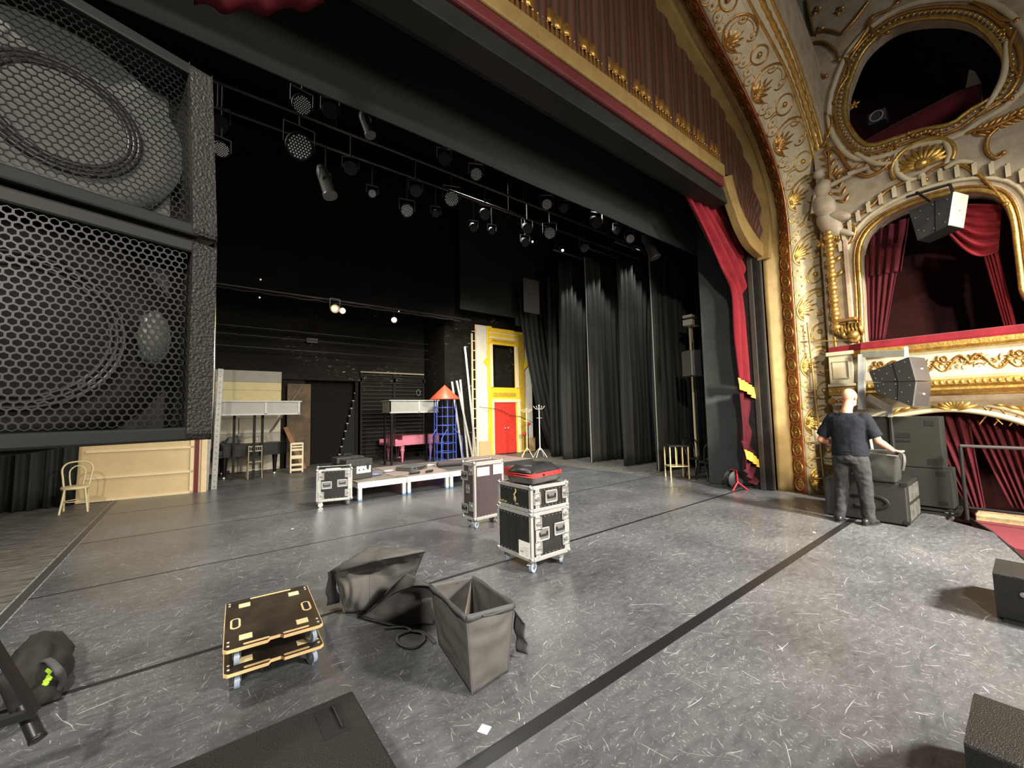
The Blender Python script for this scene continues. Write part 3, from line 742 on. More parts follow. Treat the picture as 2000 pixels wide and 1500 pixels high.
# ================================================================== PROSCENIUM HEADER AND VALANCE
YH=3.25
def hz_(y): return onY(1200,y,YH).z
z_g1,z_g0,z_r0,z_d0=hz_(175),hz_(205),hz_(227),hz_(258)
vm=bpy.data.materials.new('painted_drapery'); vm.use_nodes=True; nt=vm.node_tree; b=nt.nodes['Principled BSDF']; N=nt.nodes.new; L=nt.links.new
tc=N('ShaderNodeTexCoord'); wv=N('ShaderNodeTexWave'); wv.wave_type='BANDS'; wv.bands_direction='X'; wv.inputs['Scale'].default_value=2.6; wv.inputs['Distortion'].default_value=2.5; wv.inputs['Detail'].default_value=3; wv.inputs['Detail Scale'].default_value=.6
mp=N('ShaderNodeMapping'); mp.inputs['Scale'].default_value=(1,1,.12); L(tc.outputs['Object'],mp.inputs[0]); L(mp.outputs[0],wv.inputs[0])
cr=N('ShaderNodeValToRGB'); cr.color_ramp.elements[0].color=(.03,.014,.007,1); cr.color_ramp.elements[1].color=(.085,.022,.013,1); e=cr.color_ramp.elements.new(.5); e.color=(.055,.028,.014,1); L(wv.outputs[0],cr.inputs[0])
L(cr.outputs[0],b.inputs['Base Color']); b.inputs['Roughness'].default_value=.6
bp=N('ShaderNodeBump'); bp.inputs['Strength'].default_value=.4; bp.inputs['Distance'].default_value=.03; L(wv.outputs[0],bp.inputs['Height']); L(bp.outputs[0],b.inputs['Normal'])
val=thing('proscenium_valance','painted brown and red drapery valance with gold border under the proscenium arch','valance',(4.2,YH,z_g1))
OV=Vector((4.2,YH,z_g1))
E0=RC[0]
outer=catmull([onY(x,y,YH) for x,y in [(1404,350),(1421,402),(1439,451),(1460,486),(1491,513)]],6)
inner=catmull([onY(x,y,YH) for x,y in [(1420,346),(1432,395),(1449,434),(1474,472),(1498,497)]],6)
xs0=outer[0].x
def zlow(x):
    if x<=inner[0].x: return z_g1-.1
    for a,b_ in zip(inner,inner[1:]):
        if a.x<=x<=b_.x: return a.z+(b_.z-a.z)*(x-a.x)/max(1e-6,b_.x-a.x)
    return inner[-1].z
def zhigh(x):
    best=None
    for a,b_ in zip(E0,E0[1:]):
        lo,hi=sorted((a.x,b_.x))
        if lo<=x<=hi and max(a.z,b_.z)>4.6:
            z=a.z+(b_.z-a.z)*(x-a.x)/(b_.x-a.x if abs(b_.x-a.x)>1e-6 else 1); best=z if best is None else max(best,z)
    if x<4.2: return zhigh(4.2+(4.2-x)*.98) if 4.2+(4.2-x)*.98<9.2 else 4.7
    return best if best else 4.7
xmax=max(p.x for p in inner)
def fnv(u,v):
    x=-.6+(xmax+.6)*u; a=zlow(x); c=max(zhigh(x),a+.02)+.03; z=a+(c-a)*v
    d=.02*math.sin(x*11)+.015*math.sin(x*23+z)
    k=max(0,min(1,(x-7.6)/1.2)) # swagged curves to the right end
    d=d*(1-k)+k*.03*math.sin((z*14)+6*(x-8.6)**2*3)
    return Vector((x,YH-.03-d,z))-OV
m=MB(); m.grid(fnv,260,30); m.build('painted_drapery',vm,val,solid=.02,off=1)
m=MB(); m.bx(-.9-4.2,xs0-4.2+.05,-.1,.06,z_g0-z_g1,0); m.build('gold_border',goldflat,val,bevel=.02)
V=[];
m=MB(); 
for a,b_ in zip(outer,inner): V.append((a-OV,b_-OV))
ring=[[p+Vector((0,-.1,0)) ,q+Vector((0,-.1,0)),q+Vector((0,.05,0)),p+Vector((0,.05,0))] for p,q in V]
m.loft(ring,smooth=False); m.build('gold_curved_border',goldflat,val,bevel=.015)
# tassel fringe above the gold border
m=MB(); x=-.7
while x<xs0-.05:
    m.cyl((x-4.2,-.06,.0),(x-4.2,-.06,.13),.03,.016,7); m.ball((x-4.2,-.06,.15),.022,6,5); x+=.075
m.build('gold_tassel_fringe',goldd,val)
m=MB()
def scallop(u,v):
    x=-.7+(xs0+.6)*u; return Vector((x,YH-.055-.012*math.sin(x*40),z_g1+.17+.16*v+(.02*abs(math.sin(x*20)))*(v)))-OV
m.grid(scallop,300,2); m.build('lace_edge',goldd,val,solid=.01)
# gold strip hugging the arch
st=RC[0]; m=MB(); 
sel=[p for i,p in enumerate(st) if p.z>4.55]
cen=Vector((4.2,YH,3.5)); inn=[p+(Vector((4.2,3.2,4.2))-p).normalized()*.13 for p in sel]
m.loft([[a-OV+Vector((0,-.15,0)),b_-OV+Vector((0,-.15,0)),b_-OV+Vector((0,.05,0)),a-OV+Vector((0,.05,0))] for a,b_ in zip(sel,inn)],smooth=False)
m.build('gold_arch_strip',goldflat,val)
# red beam, dark beam
m=MB(); m.bx(-1.2,xs0+.05,YH-.08,YH+.25,z_r0,z_g0); bm_=m.build('header_beam',pm('red_header_paint',(.12,.025,.028),.35,col2=(.08,.015,.018),vscale=.8),bevel=.03); tag(bm_,'red painted header beam running under the gold valance border','beam')
m=MB(); m.bx(-1.2,xs0+.25,YH-.02,YH+.28,z_d0,z_r0-.004); bm_=m.build('header_beam',pm('dark_header',(.014,.015,.013),.5,spec=.2,var=.3,vscale=1.5),bevel=.01); tag(bm_,'dark grey beam below the red header beam','beam')
zz=onY(1200,272,3.9).z
m=MB(); m.bx(-1.2,8.95,3.86,3.92,zz,zz+.05); tag(m.build('curtain_track',pm('track_grey',(.12,.12,.12),.35)),'thin grey curtain track behind the dark header beam','track')
m=MB(); m.bx(-1.2,9.2,3.95,4.0,onY(1200,300,3.97).z,8.5); tag(m.build('fire_curtain',pm('fire_curtain_black',(.008,.008,.008),.7)),'black fire curtain edge hanging behind the header','curtain')
# grey border and tormentor flat
def bfn(u,v):
    x=-1.6+(10.6)*u; z=5.06+2.6*v; return Vector((x,4.45+.008*math.sin(x*2),z))
m=MB(); m.grid(bfn,60,4); bo=m.build('grey_border',bordcl,solid=.02); tag(bo,'wide dark grey border cloth spanning the stage behind the proscenium','border')
a,b_=onF(1386,944),onF(1455,948)
tor=thing('masking_flat','tall dark grey masking flat standing between the wings and the red house curtain','flat',(a.x,a.y,0))
d=(b_-a); ang=math.atan2(d.y,d.x)
tor.rotation_euler=(0,0,ang); Lf=d.length
m=MB(); m.bx(0,Lf+.12,0,.05,0,5.9); m.build('flat_panel',flatgrey,tor,bevel=.006)
m=MB(); 
for i in range(4): m.bx(.03,Lf,.05,.09,.4+i*1.6,.48+i*1.6)
m.build('rear_batten',timber,tor)
# ---- red house curtain drawn up
Yc=3.62
def C_(x,y,Y=Yc): return onY(x,y,Y)
hc=thing('house_curtain','red velvet house curtain drawn up and tied beside the gold proscenium','curtain',(8.95,Yc,0))
OH=Vector((8.95,Yc,0))
Lp=catmull([C_(x,y) for x,y in [(1325,362),(1350,410),(1378,465),(1405,520),(1428,562),(1434,600),(1436,660),(1442,742)]],8)
Rp=catmull([C_(x,y) for x,y in [(1390,385),(1425,430),(1455,480),(1474,520),(1478,562),(1484,620),(1488,680),(1494,778)]],8)
Lq,_=resample(Lp,60); Rq,_=resample(Rp,60)
def fh(u,v):
    i=int(round(v*59)); a=Lq[i];c=Rq[i]; p=a.lerp(c,u); wd=(c-a).length
    d=.05*math.sin(u*7*2*PI+.6*math.sin(v*6))+.02*math.sin(u*33+v*8)
    return p+Vector((0,-d-.1*math.sin(PI*u),0))-OH
m=MB(); m.grid(fh,84,59); m.build('curtain_cloth',velvet,hc,solid=.012)
def tier(name,pl,pr,mat,folds,amp,lab=None,scal=0,yo=0):
    P,_=resample([C_(x,y,Yc-yo) for x,y in pl],40); Q,_=resample([C_(x,y,Yc-yo) for x,y in pr],40)
    def f(u,v):
        i=int(round(u*39)); p=P[i].lerp(Q[i],v); d=amp*math.sin(u*folds*2*PI+2*v)+amp*.5*math.sin(u*folds*5)
        return p+Vector((0,-d,scal*math.sin(u*folds*2*PI)))-OH
    m=MB(); m.grid(f,39,14); return m.build(name,mat,hc,solid=.012,label=lab)
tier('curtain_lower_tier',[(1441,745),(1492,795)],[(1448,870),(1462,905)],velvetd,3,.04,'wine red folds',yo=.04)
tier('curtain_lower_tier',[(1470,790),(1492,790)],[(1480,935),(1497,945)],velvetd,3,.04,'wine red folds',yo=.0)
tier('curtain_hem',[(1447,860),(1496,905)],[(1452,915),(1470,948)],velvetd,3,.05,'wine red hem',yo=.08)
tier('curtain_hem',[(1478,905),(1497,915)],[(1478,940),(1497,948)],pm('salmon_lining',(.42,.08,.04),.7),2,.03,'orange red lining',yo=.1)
for k,(pl,pr) in enumerate([([(1441,738),(1455,745),(1470,755),(1487,768)],[(1443,760),(1457,765),(1472,778),(1487,788)]),([(1453,878),(1468,884),(1482,898),(1494,905)],[(1456,895),(1470,903),(1484,915),(1495,925)]),([(1478,835),(1487,832)],[(1478,850),(1487,848)])]):
    tier('gold_fringe',pl,pr,yfringe,6,.018,'yellow fringe',yo=.16)
# dark red swag in the top left corner
a=onY(420,-30,2.9)
m=MB()
def sw(u,v):
    px_=380+250*u; top=onY(px_,-90,2.9); bt=onY(px_,8+17*math.sin(PI*u*.9+.2),2.9); p=bt.lerp(top,v); return p+Vector((0,-.05*math.sin(v*9)-.03*math.sin(u*20),0))
m.grid(sw,40,10); tag(m.build('red_swag',pm('deep_red_velvet',(.04,.003,.006),.85,spec=.1),solid=.02),'dark red velvet swag at the top left above the stage','curtain')
# ================================================================== STAGE CLOTHS
legs=[('black velour leg farthest upstage, drawn into a swag beside the yellow door flat',[(10.1,10.75),(12.2,10.75)],6.6,10,0),
('tall black leg curtain second from the back of the wings',[(9.83,9.86),(11.9,9.86)],6.9,9,1),
('tall black leg curtain third from the back of the wings',[(9.86,8.68),(11.9,8.68)],6.6,8,2),
('tall black leg curtain in the middle of the right wings',[(9.86,7.4),(11.9,7.4)],6.2,9,3),
('tall black leg curtain nearest the small gold side table',[(9.65,6.2),(12.0,6.2)],6.0,9,4)]
for lab,(p,q),h,f_,k in legs:
    o=drape('leg_curtain',lab,'curtain',[(p[0],p[1],h),(q[0],q[1],h)],[(p[0]+.02,p[1],.01),(q[0],q[1],.01)],legcloth,f_,.1,(.25,-1,0),nu=f_*12,nv=20,group='black leg curtains of the right wings',n2=.4)
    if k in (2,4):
        m=MB(); m.tube([(-.0+p[0],p[1]-.03,z_*h/10) for z_ in range(11)],.013,6); e_=m.build('lit_leg_edge',pm('painted_edge_light',(.3,.3,.26),.6),o,label='pale strip painting the light on the onstage edge'); e_.location=-o.location  # pale tube paints the light from behind along the curtain edge
# swooped edge of the farthest leg
P0=[onY(x,y,11.95) for x,y in [(1010,560),(1018,640),(1025,690),(1038,760),(1055,830),(1075,885)]]
q=[Vector((p.x+1.6,p.y,p.z)) for p in P0]
def f(u,v):
    i=v*(len(P0)-1);j=min(int(i),len(P0)-2);a=P0[j].lerp(P0[j+1],i-j);b=q[j].lerp(q[j+1],i-j); p=a.lerp(b,u)
    return p+Vector((0,-.08*math.sin(u*40+v*2),0))-Vector((10,11.95,0))
m=MB(); m.grid(f,60,24); tag(m.build('swept_curtain',legcloth,solid=.012,loc=(10,11.95,0)),'black curtain swept aside in a curve over the right edge of the yellow door flat','curtain')
a=onY(1030,610,10.9); m=MB(); m.bx(onY(1022,560,10.9).x,onY(1052,560,10.9).x,10.88,10.9,a.z,6.4); tag(m.build('lit_hanging_cloth',pm('lit_cloth_grey',(.12,.115,.11),.8)),'narrow lit cloth hanging high left of the leg curtains','curtain')  # light on the cloth is put into its paler grey
for i,(x,y) in enumerate([(9.9,9.3),(9.9,8.05),(9.9,6.8)]):
    t_=None; m=MB(); m.cyl((x-.6,y+.2,7.0-.3*i),(12.2,y+.2,7.0-.3*i),.03,.03,10)
    for q in (0,1.2,2.6): m.cyl((x-.5+q,y+.2,7.0-.3*i),(x-.5+q,y+.2,11.6),.004,.004,5)
    tag(m.build('leg_pipe',steel),['steel pipe above the rear leg curtains','steel pipe above the middle leg curtains','steel pipe above the nearest leg curtains'][i],'pipe')
# left side: black leg and beige flat behind the near speaker
a,b_=onF(0,1012),onF(95,1002)
drape('leg_curtain','black leg curtain behind the bentwood chair at the left edge','curtain',[(-3.6,11.6,6.2),(-1.65,11.6,6.2)],[(-3.6,11.6,.01),(-1.8,11.6,.01)],legcloth,9,.08,(0,-1,0),nu=100,nv=14)
drape('leg_curtain','black leg curtain nearer the camera at the far left edge','curtain',[(-4.6,10.2,6.2),(-2.55,10.2,6.2)],[(-4.6,10.2,.01),(-2.6,10.2,.01)],legcloth,9,.08,(0,-1,0),nu=100,nv=14)
a,b_=onF(147,984),onF(392,961)
fl_=thing('canvas_flat','beige canvas scenery flat with pale battens behind the bentwood chair','flat',(a.x,a.y,0),math.atan2(b_.y-a.y,b_.x-a.x)); W_=(b_-a).length
m=MB(); m.bx(0,W_,.0,.02,0,2.35); m.build('canvas_panel',beige,fl_)
m=MB()
m.bx(0,W_-.14,-.035,-.003,0,.05)
for z in (.45,.98): m.bx(.12,W_-.14,-.035,-.003,z,z+.05)
m.bx(W_-.2,W_-.14,-.035,-.003,0,2.35); m.build('batten',pm('pale_batten',(.78,.62,.38),.55),fl_)
m=MB(); m.bx(W_-.13,W_-.05,-.012,-.003,0,2.3); m.build('maroon_stripe',maroon,fl_)
m=MB(); m.bx(W_,W_+.1,-.04,.03,0,2.35); m.build('edge_batten',timber,fl_)
# leaning perforated aluminium rail pair
def ladder_like(name,label,cat,base,top,width,rw,rungs,mat,dirv,holes=False,group=None,face=False):
    base=Vector(base);top=Vector(top);d=top-base; dirv=Vector(dirv).normalized()*width/2
    t=thing(name,label,cat,tuple(base),0,group)
    for s in (-1,1):
        m=MB(); m.bar(dirv*s,d+dirv*s,*((rw*.4,rw) if face else (rw,rw*.45)),up=dirv); m.build('side_rail',mat,t,bevel=.003)
    if rungs:
        for i in range(rungs):
            c=d*((i+.6)/rungs); m=MB(); m.bar(c-dirv,c+dirv,.03,.03); m.build('rung',mat,t)
    if holes:
        m=MB()
        for s in (-1,1):
            for i in range(22):
                c=d*((i+.5)/22)+dirv*s; n=d.cross(dirv).normalized()
                if n.y>0: n=-n
                m.cyl(c,c+n*(rw*.25),.012,.012,8)
        m.build('bolt_hole',blackm,t)
    return t
b0=onF(409,957); tp=onY(423,720,b0.y+.05)
t=ladder_like('scenery_rail','leaning pair of perforated white steel rails at the right edge of the beige flat','rail',b0,tp,.16,.11,0,pm('pale_steel',(.27,.27,.25),.45,.2,var=.25),(1,.1,0),True,face=True)
p=onY(413,500,12.0); m=MB(); m.cyl((b0.x+.08,12.1,0),(p.x+.05,12.1,7),.03,.03,8); tag(m.build('wing_pipe',steel),'thin upright steel pipe just right of the near speaker','pipe')
# ================================================================== BACK OF STAGE
# stacked pale panels
pc=[pm('panel_grey',(.33,.31,.26),.7,var=.08),pm('panel_yellow',(.62,.53,.28),.7,var=.08),pm('panel_cream',(.55,.5,.38),.7,var=.08)]
st=thing('stacked_flats','stack of pale grey and yellow scenery panels standing behind the grand piano','scenery panels',(0.45,14.8,0))
zz=[0,.75,1.15,1.6,2.0,2.45,2.7,3.05]; cs=[2,0,2,2,1,1,0,0]
zt_=onY(490,724,14.7).z; k=zt_/3.05
xl=onY(427,800,14.7).x-.6; xr=onY(549,800,14.7).x
for i in range(7):
    m=MB(); m.bx(xl-.45,xr-.45,-.1+.01*(7-i),.08,zz[i]*k+.006,zz[i+1]*k); m.build('wood_panel',pc[cs[i]],st)
m=MB(); xm=(xl+xr)/2-.45
m.bx(xm-.01,xm+.01,-.05,-.04,0,zt_); m.build('panel_joint',pm('joint',(.2,.17,.1),.7),st)
def beam(label,x0,x1,y,z0,z1,dp,legx,name='scenery_beam',short=True):
    t=thing(name,label,'scenery platform',(x0,y,0))
    m=MB(); m.bx(0,x1-x0,0,.03,z0,z1); m.bx(0,.03,0,dp,z0,z1); m.bx(x1-x0-.03,x1-x0,0,dp,z0,z1); m.bx(0,x1-x0,dp-.03,dp,z0,z1); m.build('fascia',pm('grey_fascia',(.34,.34,.31),.6,var=.1),t)
    m=MB(); m.bx(-.04,x1-x0+.04,-.04,dp,z1,z1+.03); m.bx(-.01,x1-x0+.01,-.02,0,z0-.02,z0+.02); m.bx((x1-x0)*.57,(x1-x0)*.57+.05,-.02,0,z0,z1); m.bx(x1-x0-.05,x1-x0,-.02,0,z0,z1); m.build('pale_edge',pm('pale_edge',(.5,.5,.46),.6),t)
    for lx,ly in legx:
        m=MB(); m.bx(lx-.03,lx+.03,ly,ly+.06,0,z0); m.build('leg',black,t)
    return t
a=onY(586,785,12.8);b_=onY(586,808,12.8)
beam('long pale grey scenery beam on black posts in front of the stacked panels at left',.35,a.x,12.8,b_.z,a.z,.5,[(.12,.1),(.5,.4),(.93,.1),(1.15,.4)])
a=onY(762,783,12.6);b_=onY(762,806,12.6); c_=onY(850,783,12.6)
beam('pale grey scenery beam on black posts above the pink piano',a.x,c_.x+.1,12.6,b_.z,a.z,.72,[(.06,.0),(.06,.58),(1.55,.0),(1.55,.58)])
# horizontal pipe with lamps
pip=thing('lighting_pipe','long lighting pipe with cables across the back of the stage','lighting pipe',(0,12.0,4.9))
m=MB(); m.cyl((-3,0,0),(7.6,0,0),.028,.028,10); m.build('pipe',blackm,pip)
m=MB(); m.tube([(-3+i*.2,.03,-.05-.04*abs(math.sin(i*.9))) for i in range(52)],.014,6); m.build('cable',rubber,pip)
for z in (4.35,4.1,3.75):
    m=MB(); m.cyl((-3,14.3,z),(7.1,14.3,z-.03),.02,.02,8); tag(m.build('rear_pipe',blackm),{4.35:'upper dark pipe on the back wall',4.1:'middle dark pipe on the back wall',3.75:'lowest dark pipe on the back wall, above the exit sign'}[z],'pipe')
glow=pm('lamp_glow',(1,.8,.4),.5,emit=(1,.72,.28),estr=60)
lp=onY(654,603,11.8)
t=thing('stage_lantern','lit warm yellow stage lantern on the back lighting pipe','stage light',tuple(lp))
aim=(CAM+Vector((2,0,0))-lp).normalized(); qa=aim.to_track_quat('Z','Y').to_matrix()
m=MB(); m.T=qa.to_4x4(); m.lathe([(.05,-.25),(.09,-.22),(.1,0),(.12,.04)],16); m.build('housing',blackm,t)
m=MB(); m.T=qa.to_4x4(); m.lathe([(0,.035),(.055,.04)],20); m.build('lens',glow,t)
m=MB(); m.bar((-.13,0,0),(-.13,0,.28),.015); m.bar((.13,0,0),(.13,0,.28),.015); m.bar((-.13,0,.28),(.13,0,.28),.015); m.build('yoke',blackm,t)
l=bpy.data.lights.new('lantern_bulb','POINT'); l.energy=30; l.color=(1,.7,.3); l.shadow_soft_size=.05; o=bpy.data.objects.new('lantern_bulb',l); COL.objects.link(o); o.location=lp+aim*.12
disc=pm('white_disc',(.85,.83,.78),.4,emit=(1,.95,.85),estr=.5)
for n,(x,y,r,lab) in enumerate([(669,607,.085,'white disc lamp just right of the lit lantern'),(770,625,.085,'white disc lamp on the back pipe, halfway to the brick pier')]):
    p=onY(x,y,11.9); t=thing('disc_lamp',lab,'stage light',tuple(p)); m=MB(); m.T=qa.to_4x4(); m.lathe([(0,.0),(r,.0),(r,-.02),(r*.8,-.1),(.03,-.14)],20); m.build('lamp_face',disc,t)
    m=MB(); m.bar((0,.0,0),(0,.08,4.9-p.z),.012); m.build('hanger',blackm,t)
for (x,y,lab) in [(779,608,'tiny white indicator high right of the bare disc lamp'),(509,546,'tiny white speck light on the dark wall high at left'),(507,581,'tiny white speck light on the dark wall below another at left')]:
    p=onY(x,y,11.95); m=MB(); m.ball((0,0,0),.022,8,6); tag(m.build('indicator_light',disc,loc=tuple(p)),lab,'light')
# exit sign
p=onY(610,665,BY-.2)
t=thing('exit_sign','unlit pale EXIT sign high on the black back wall','sign',tuple(p)); m=MB(); m.bx(-.17,.17,0,.04,-.075,.075); m.build('sign_box',pm('sign_grey',(.14,.14,.11),.6),t,bevel=.005)
def text(name,body,size,mat,parent,loc,rot,ext=.001,label=None):
    c=bpy.data.curves.new(name,'FONT'); c.body=body; c.size=size; c.extrude=ext; c.align_x='CENTER'; c.align_y='CENTER'; c.resolution_u=3
    tmp=bpy.data.objects.new(name+'_source',c); me=bpy.data.meshes.new_from_object(tmp); bpy.data.objects.remove(tmp); me.materials.clear(); me.materials.append(mat); o=bpy.data.objects.new(name,me); COL.objects.link(o); o.parent=parent; o.location=loc; o.rotation_euler=rot
    if label: o['label']=label
    return o
text('lettering','EXIT',.13,pm('sign_dark',(.02,.02,.015),.6),t,(0,-.004,0),(PI/2,0,0))
# brown planks against the wall
plk=pm('old_brown_planks',(.16,.1,.045),.7,col2=(.04,.028,.016),vscale=3,bump=.2)
m=MB(); m.bx(onY(560,850,14.8).x,onY(606,850,14.8).x,14.8,14.86,0,2.7); tag(m.build('plank_panel',plk),'brown boarded panel beside the black door at the back','panel')
a=onF(602,920);  
for k,(p,q,lab) in enumerate([((2.75,14.1,0),(2.3,14.75,1.3),'reddish leaning board at the foot of the brown panel'),((1.9,14.6,1.2),(2.75,14.75,2.6),'thin diagonal batten across the brown panel')]):
    m=MB(); m.bar(p,q,.12 if k==0 else .05,.02,up=(0,1,0)); tag(m.build('leaning_board',pm('board_%s'%('red' if k==0 else 'brown'),(.25,.12,.05) if k==0 else (.13,.08,.04),.6)),lab,'board')
# black grand pianos ----------------------------------------------------
def piano(name,label,loc,rz,mat,lidmat,S=1.0,turned=True):
    t=thing(name,label,'piano',loc,rz)
    # plan: keyboard along y (0..1.45) at x=0; tail to +x
    out=[(0,0),(.35,0),(1.25,0),(1.5,.04),(1.66,.2),(1.68,.42),(1.55,.62),(1.3,.78),(1.0,.95),(.8,1.2),(.62,1.42),(.4,1.45),(0,1.45)]
    o2=catmull([Vector((a,b,0)) for a,b in out],3); poly=[(p.x*S,p.y*S) for p in o2]
    m=MB(); m.prism(poly,.62*S,.94*S); m.build('case',mat,t,bevel=.01)
    m=MB(); m.prism([(x*1.01+.0,y*1.005) for x,y in poly],.945*S,.975*S); m.build('lid',lidmat,t,bevel=.008)
    m=MB(); m.bx(-.28*S,0,.0,1.45*S,.6*S,.68*S); m.bx(-.28*S,0,0,.07,.68*S,.82*S); m.bx(-.28*S,0,1.38*S,1.45*S,.68*S,.82*S); m.ball((-.22*S,.035,.8*S),.06*S,10,8,(1.2,.7,1)); m.build('key_bed',mat,t,bevel=.015)
    for (x,y) in ((.05,.12),(.05,1.33),(1.35,.35)):
        m=MB()
        pr=[(.025,.0),(.03,.04),(.02,.06),(.04,.12),(.05,.3),(.075,.42),(.09,.46),(.05,.48),(.085,.52),(.075,.62)] if turned else [(.045,.06),(.055,.3),(.08,.62)]
        m.lathe([(r*S,z*S) for r,z in pr],14,(x*S,y*S,0)); lg=m.build('leg',mat,t)
        m=MB(); m.cyl((x*S-.0,y*S-.015,.025),(x*S,y*S+.015,.025),.025,.025,12); m.build('caster',steel,lg)
    m=MB(); m.bar((.15,.6*S,.62*S),(.12,.66*S,.15),.02); m.bar((.15,.84*S,.62*S),(.12,.78*S,.15),.02); m.bx(.05,.2,.6*S,.84*S,.1,.14); m.build('pedal_lyre',mat,t)
    return t
pinkm=pm('pink_lacquer',(.62,.2,.27),.4,var=.08,vscale=3)
piano('grand_piano','pink grand piano with turned legs under the grey scenery beam',(5.62,13.32,0),R(3),pinkm,pinkm,.93)
pbk=pm('piano_black',(.006,.006,.007),.35,spec=.25)
piano('grand_piano','black grand piano under a heap of pale cloth at the back left',(.62,13.35,0),R(0),pbk,pbk,.93,False)
def heap(name,label,cat,c,sx,sy,h,mat,seed=1,rz=0):
    m=MB(); n=36
    def f(u,v):
        a=u*2*PI; r=v; ru=1+.22*nz(math.cos(a)*1.5+seed,math.sin(a)*1.5)
        x=sx*r*ru*math.cos(a); y=sy*r*ru*math.sin(a); e=max(0,1-r**2.4)
        z=h*e*(.75+.6*abs(nz(x*9/sx*.4+seed,y*4,seed)))+.045*abs(nz(x*9,y*9,seed))*(.2+e)+.004
        return (x,y,z)
    m.grid(f,n*2,n//2,cu=True); o=m.build(name,mat,solid=.006,loc=c,rot=(0,0,rz),off=1,weld=True); return tag(o,label,cat)
heap('dust_sheet','crumpled cream cloth heaped on the black piano lid','cloth',(1.35,13.95,.91),.42,.3,.2,pm('cream_cloth',(.6,.54,.42),.8,var=.2,vscale=5),3)
heap('dust_sheet','grey folded cloth beside the cream cloth on the black piano','cloth',(.95,14.25,.91),.28,.25,.22,pm('grey_cloth',(.2,.21,.2),.8,var=.2,vscale=5),8)
# chairs ------------------------------------------------------------------
def bentwood(label,loc,rz,mat,S=1.0,lm=None):
    t=thing('bentwood_chair',label,'chair',loc,rz)
    m=MB(); m.lathe([(0,.44),(.19,.44),(.205,.455),(.195,.47),(.17,.475),(0,.468)],28); m.T=None; s=m.build('seat',lm or mat,t)
    m=MB(); m.tube([(.185*math.cos(a*PI/12),.185*math.sin(a*PI/12),.44) for a in range(24)],.016,8,closed=True); m.tube([(.15*math.cos(a*PI/12),.15*math.sin(a*PI/12),.2) for a in range(24)],.009,6,closed=True); m.build('ring_stretcher',mat,t)
    for sx in (-1,1):
        m=MB(); m.tube(catmull([(sx*.13,-.13,.44),(sx*.15,-.16,.25),(sx*.18,-.2,0)],5),.016,8); m.build('leg',mat,t)
        m=MB(); m.tube(catmull([(sx*.15,.13,.45),(sx*.155,.17,.25),(sx*.16,.24,0)],5),.016,8); m.build('leg',mat,t)
    m=MB(); m.tube(catmull([(-.165,.13,.46),(-.185,.17,.62),(-.2,.21,.78),(-.14,.24,.88),(0,.25,.905),(.14,.24,.88),(.2,.21,.78),(.185,.17,.62),(.165,.13,.46)],6),.015,8)
    bk=m.build('back_hoop',mat,t)
    m=MB(); m.tube(catmull([(-.08,.17,.46),(-.1,.2,.62),(-.1,.225,.74),(-.05,.24,.81),(0,.245,.825),(.05,.24,.81),(.1,.225,.74),(.1,.2,.62),(.08,.17,.46)],6),.011,8); m.build('inner_hoop',mat,t)
    t.scale=(S,S,S)
    return t
c=onF(137,1003); bentwood('pale yellow bentwood chair alone in front of the beige flat',(c.x+.03,c.y+.15,0),R(5),pm('pale_beech',(.68,.58,.33),.45),.97)
chb=pm('glossy_black_wood',(.012,.012,.012),.2)
bentwood('glossy black bentwood chair beside the small gold table',(9.46,5.02,0),R(-20),chb,1.0)
bentwood('second glossy black bentwood chair tucked against the grey masking flat',(9.12,4.6,0),R(150),chb,.95)
def chiavari(label,cat,name,loc,rz,mat,slats,hgt=.88,wd=.32):
    t=thing(name,label,cat,loc,rz)
    m=MB(); m.bx(-wd/2,wd/2,-.18,.18,.43,.455); m.build('seat',mat,t,bevel=.005)
    for sx in (-1,1):
        m=MB(); m.cyl((sx*(wd/2-.015),-.17,.43),(sx*(wd/2),-.19,0),.014,.01,8); m.build('leg',mat,t)
        m=MB(); m.tube([(sx*(wd/2-.01),.17,hgt),(sx*(wd/2-.01),.17,.44),(sx*(wd/2),.22,0)],.014,8); m.build('leg',mat,t)
    m=MB()
    for z in slats: m.bx(-wd/2+.01,wd/2-.01,.16,.18,z,z+.03)
    for i in range(5): m.cyl((-.1+.05*i,.17,slats[0]),(-.1+.05*i,.17,slats[-1]),.006,.006,6)
    m.build('back_slats',mat,t)
    m=MB(); m.bar((-wd/2,-.17,.2),(-wd/2,.18,.2),.012); m.bar((wd/2,-.17,.2),(wd/2,.18,.2),.012); m.bar((-wd/2,.19,.25),(wd/2,.19,.25),.012); m.build('stretcher',mat,t)
    return t
c=onF(496,930)*.97; c.z=0; chiavari('thin pale wooden chair seen from behind in front of the black piano','chair','side_chair',(c.x,c.y,0),PI,pm('grey_beech',(.3,.26,.18),.5),[.72,.84])
# white folding chairs stack (seen front-on)
c=onF(579,923); t=thing('folding_chair','cream painted wooden folding chair standing by the stacked panels','chair',(c.x,c.y,0))
m=MB()
for sx in (-1,1): m.bx(sx*.155-.02,sx*.155+.02,-.02,.02,0,.86)
m.build('frame',ivory,t,bevel=.006)
for z0,z1 in ((.05,.12),(.2,.26),(.4,.5),(.63,.69),(.73,.77),(.81,.87)):
    m=MB(); m.bx(-.14,.14,-.025,.0,z0,z1); m.build('slat',ivory,t,bevel=.006)
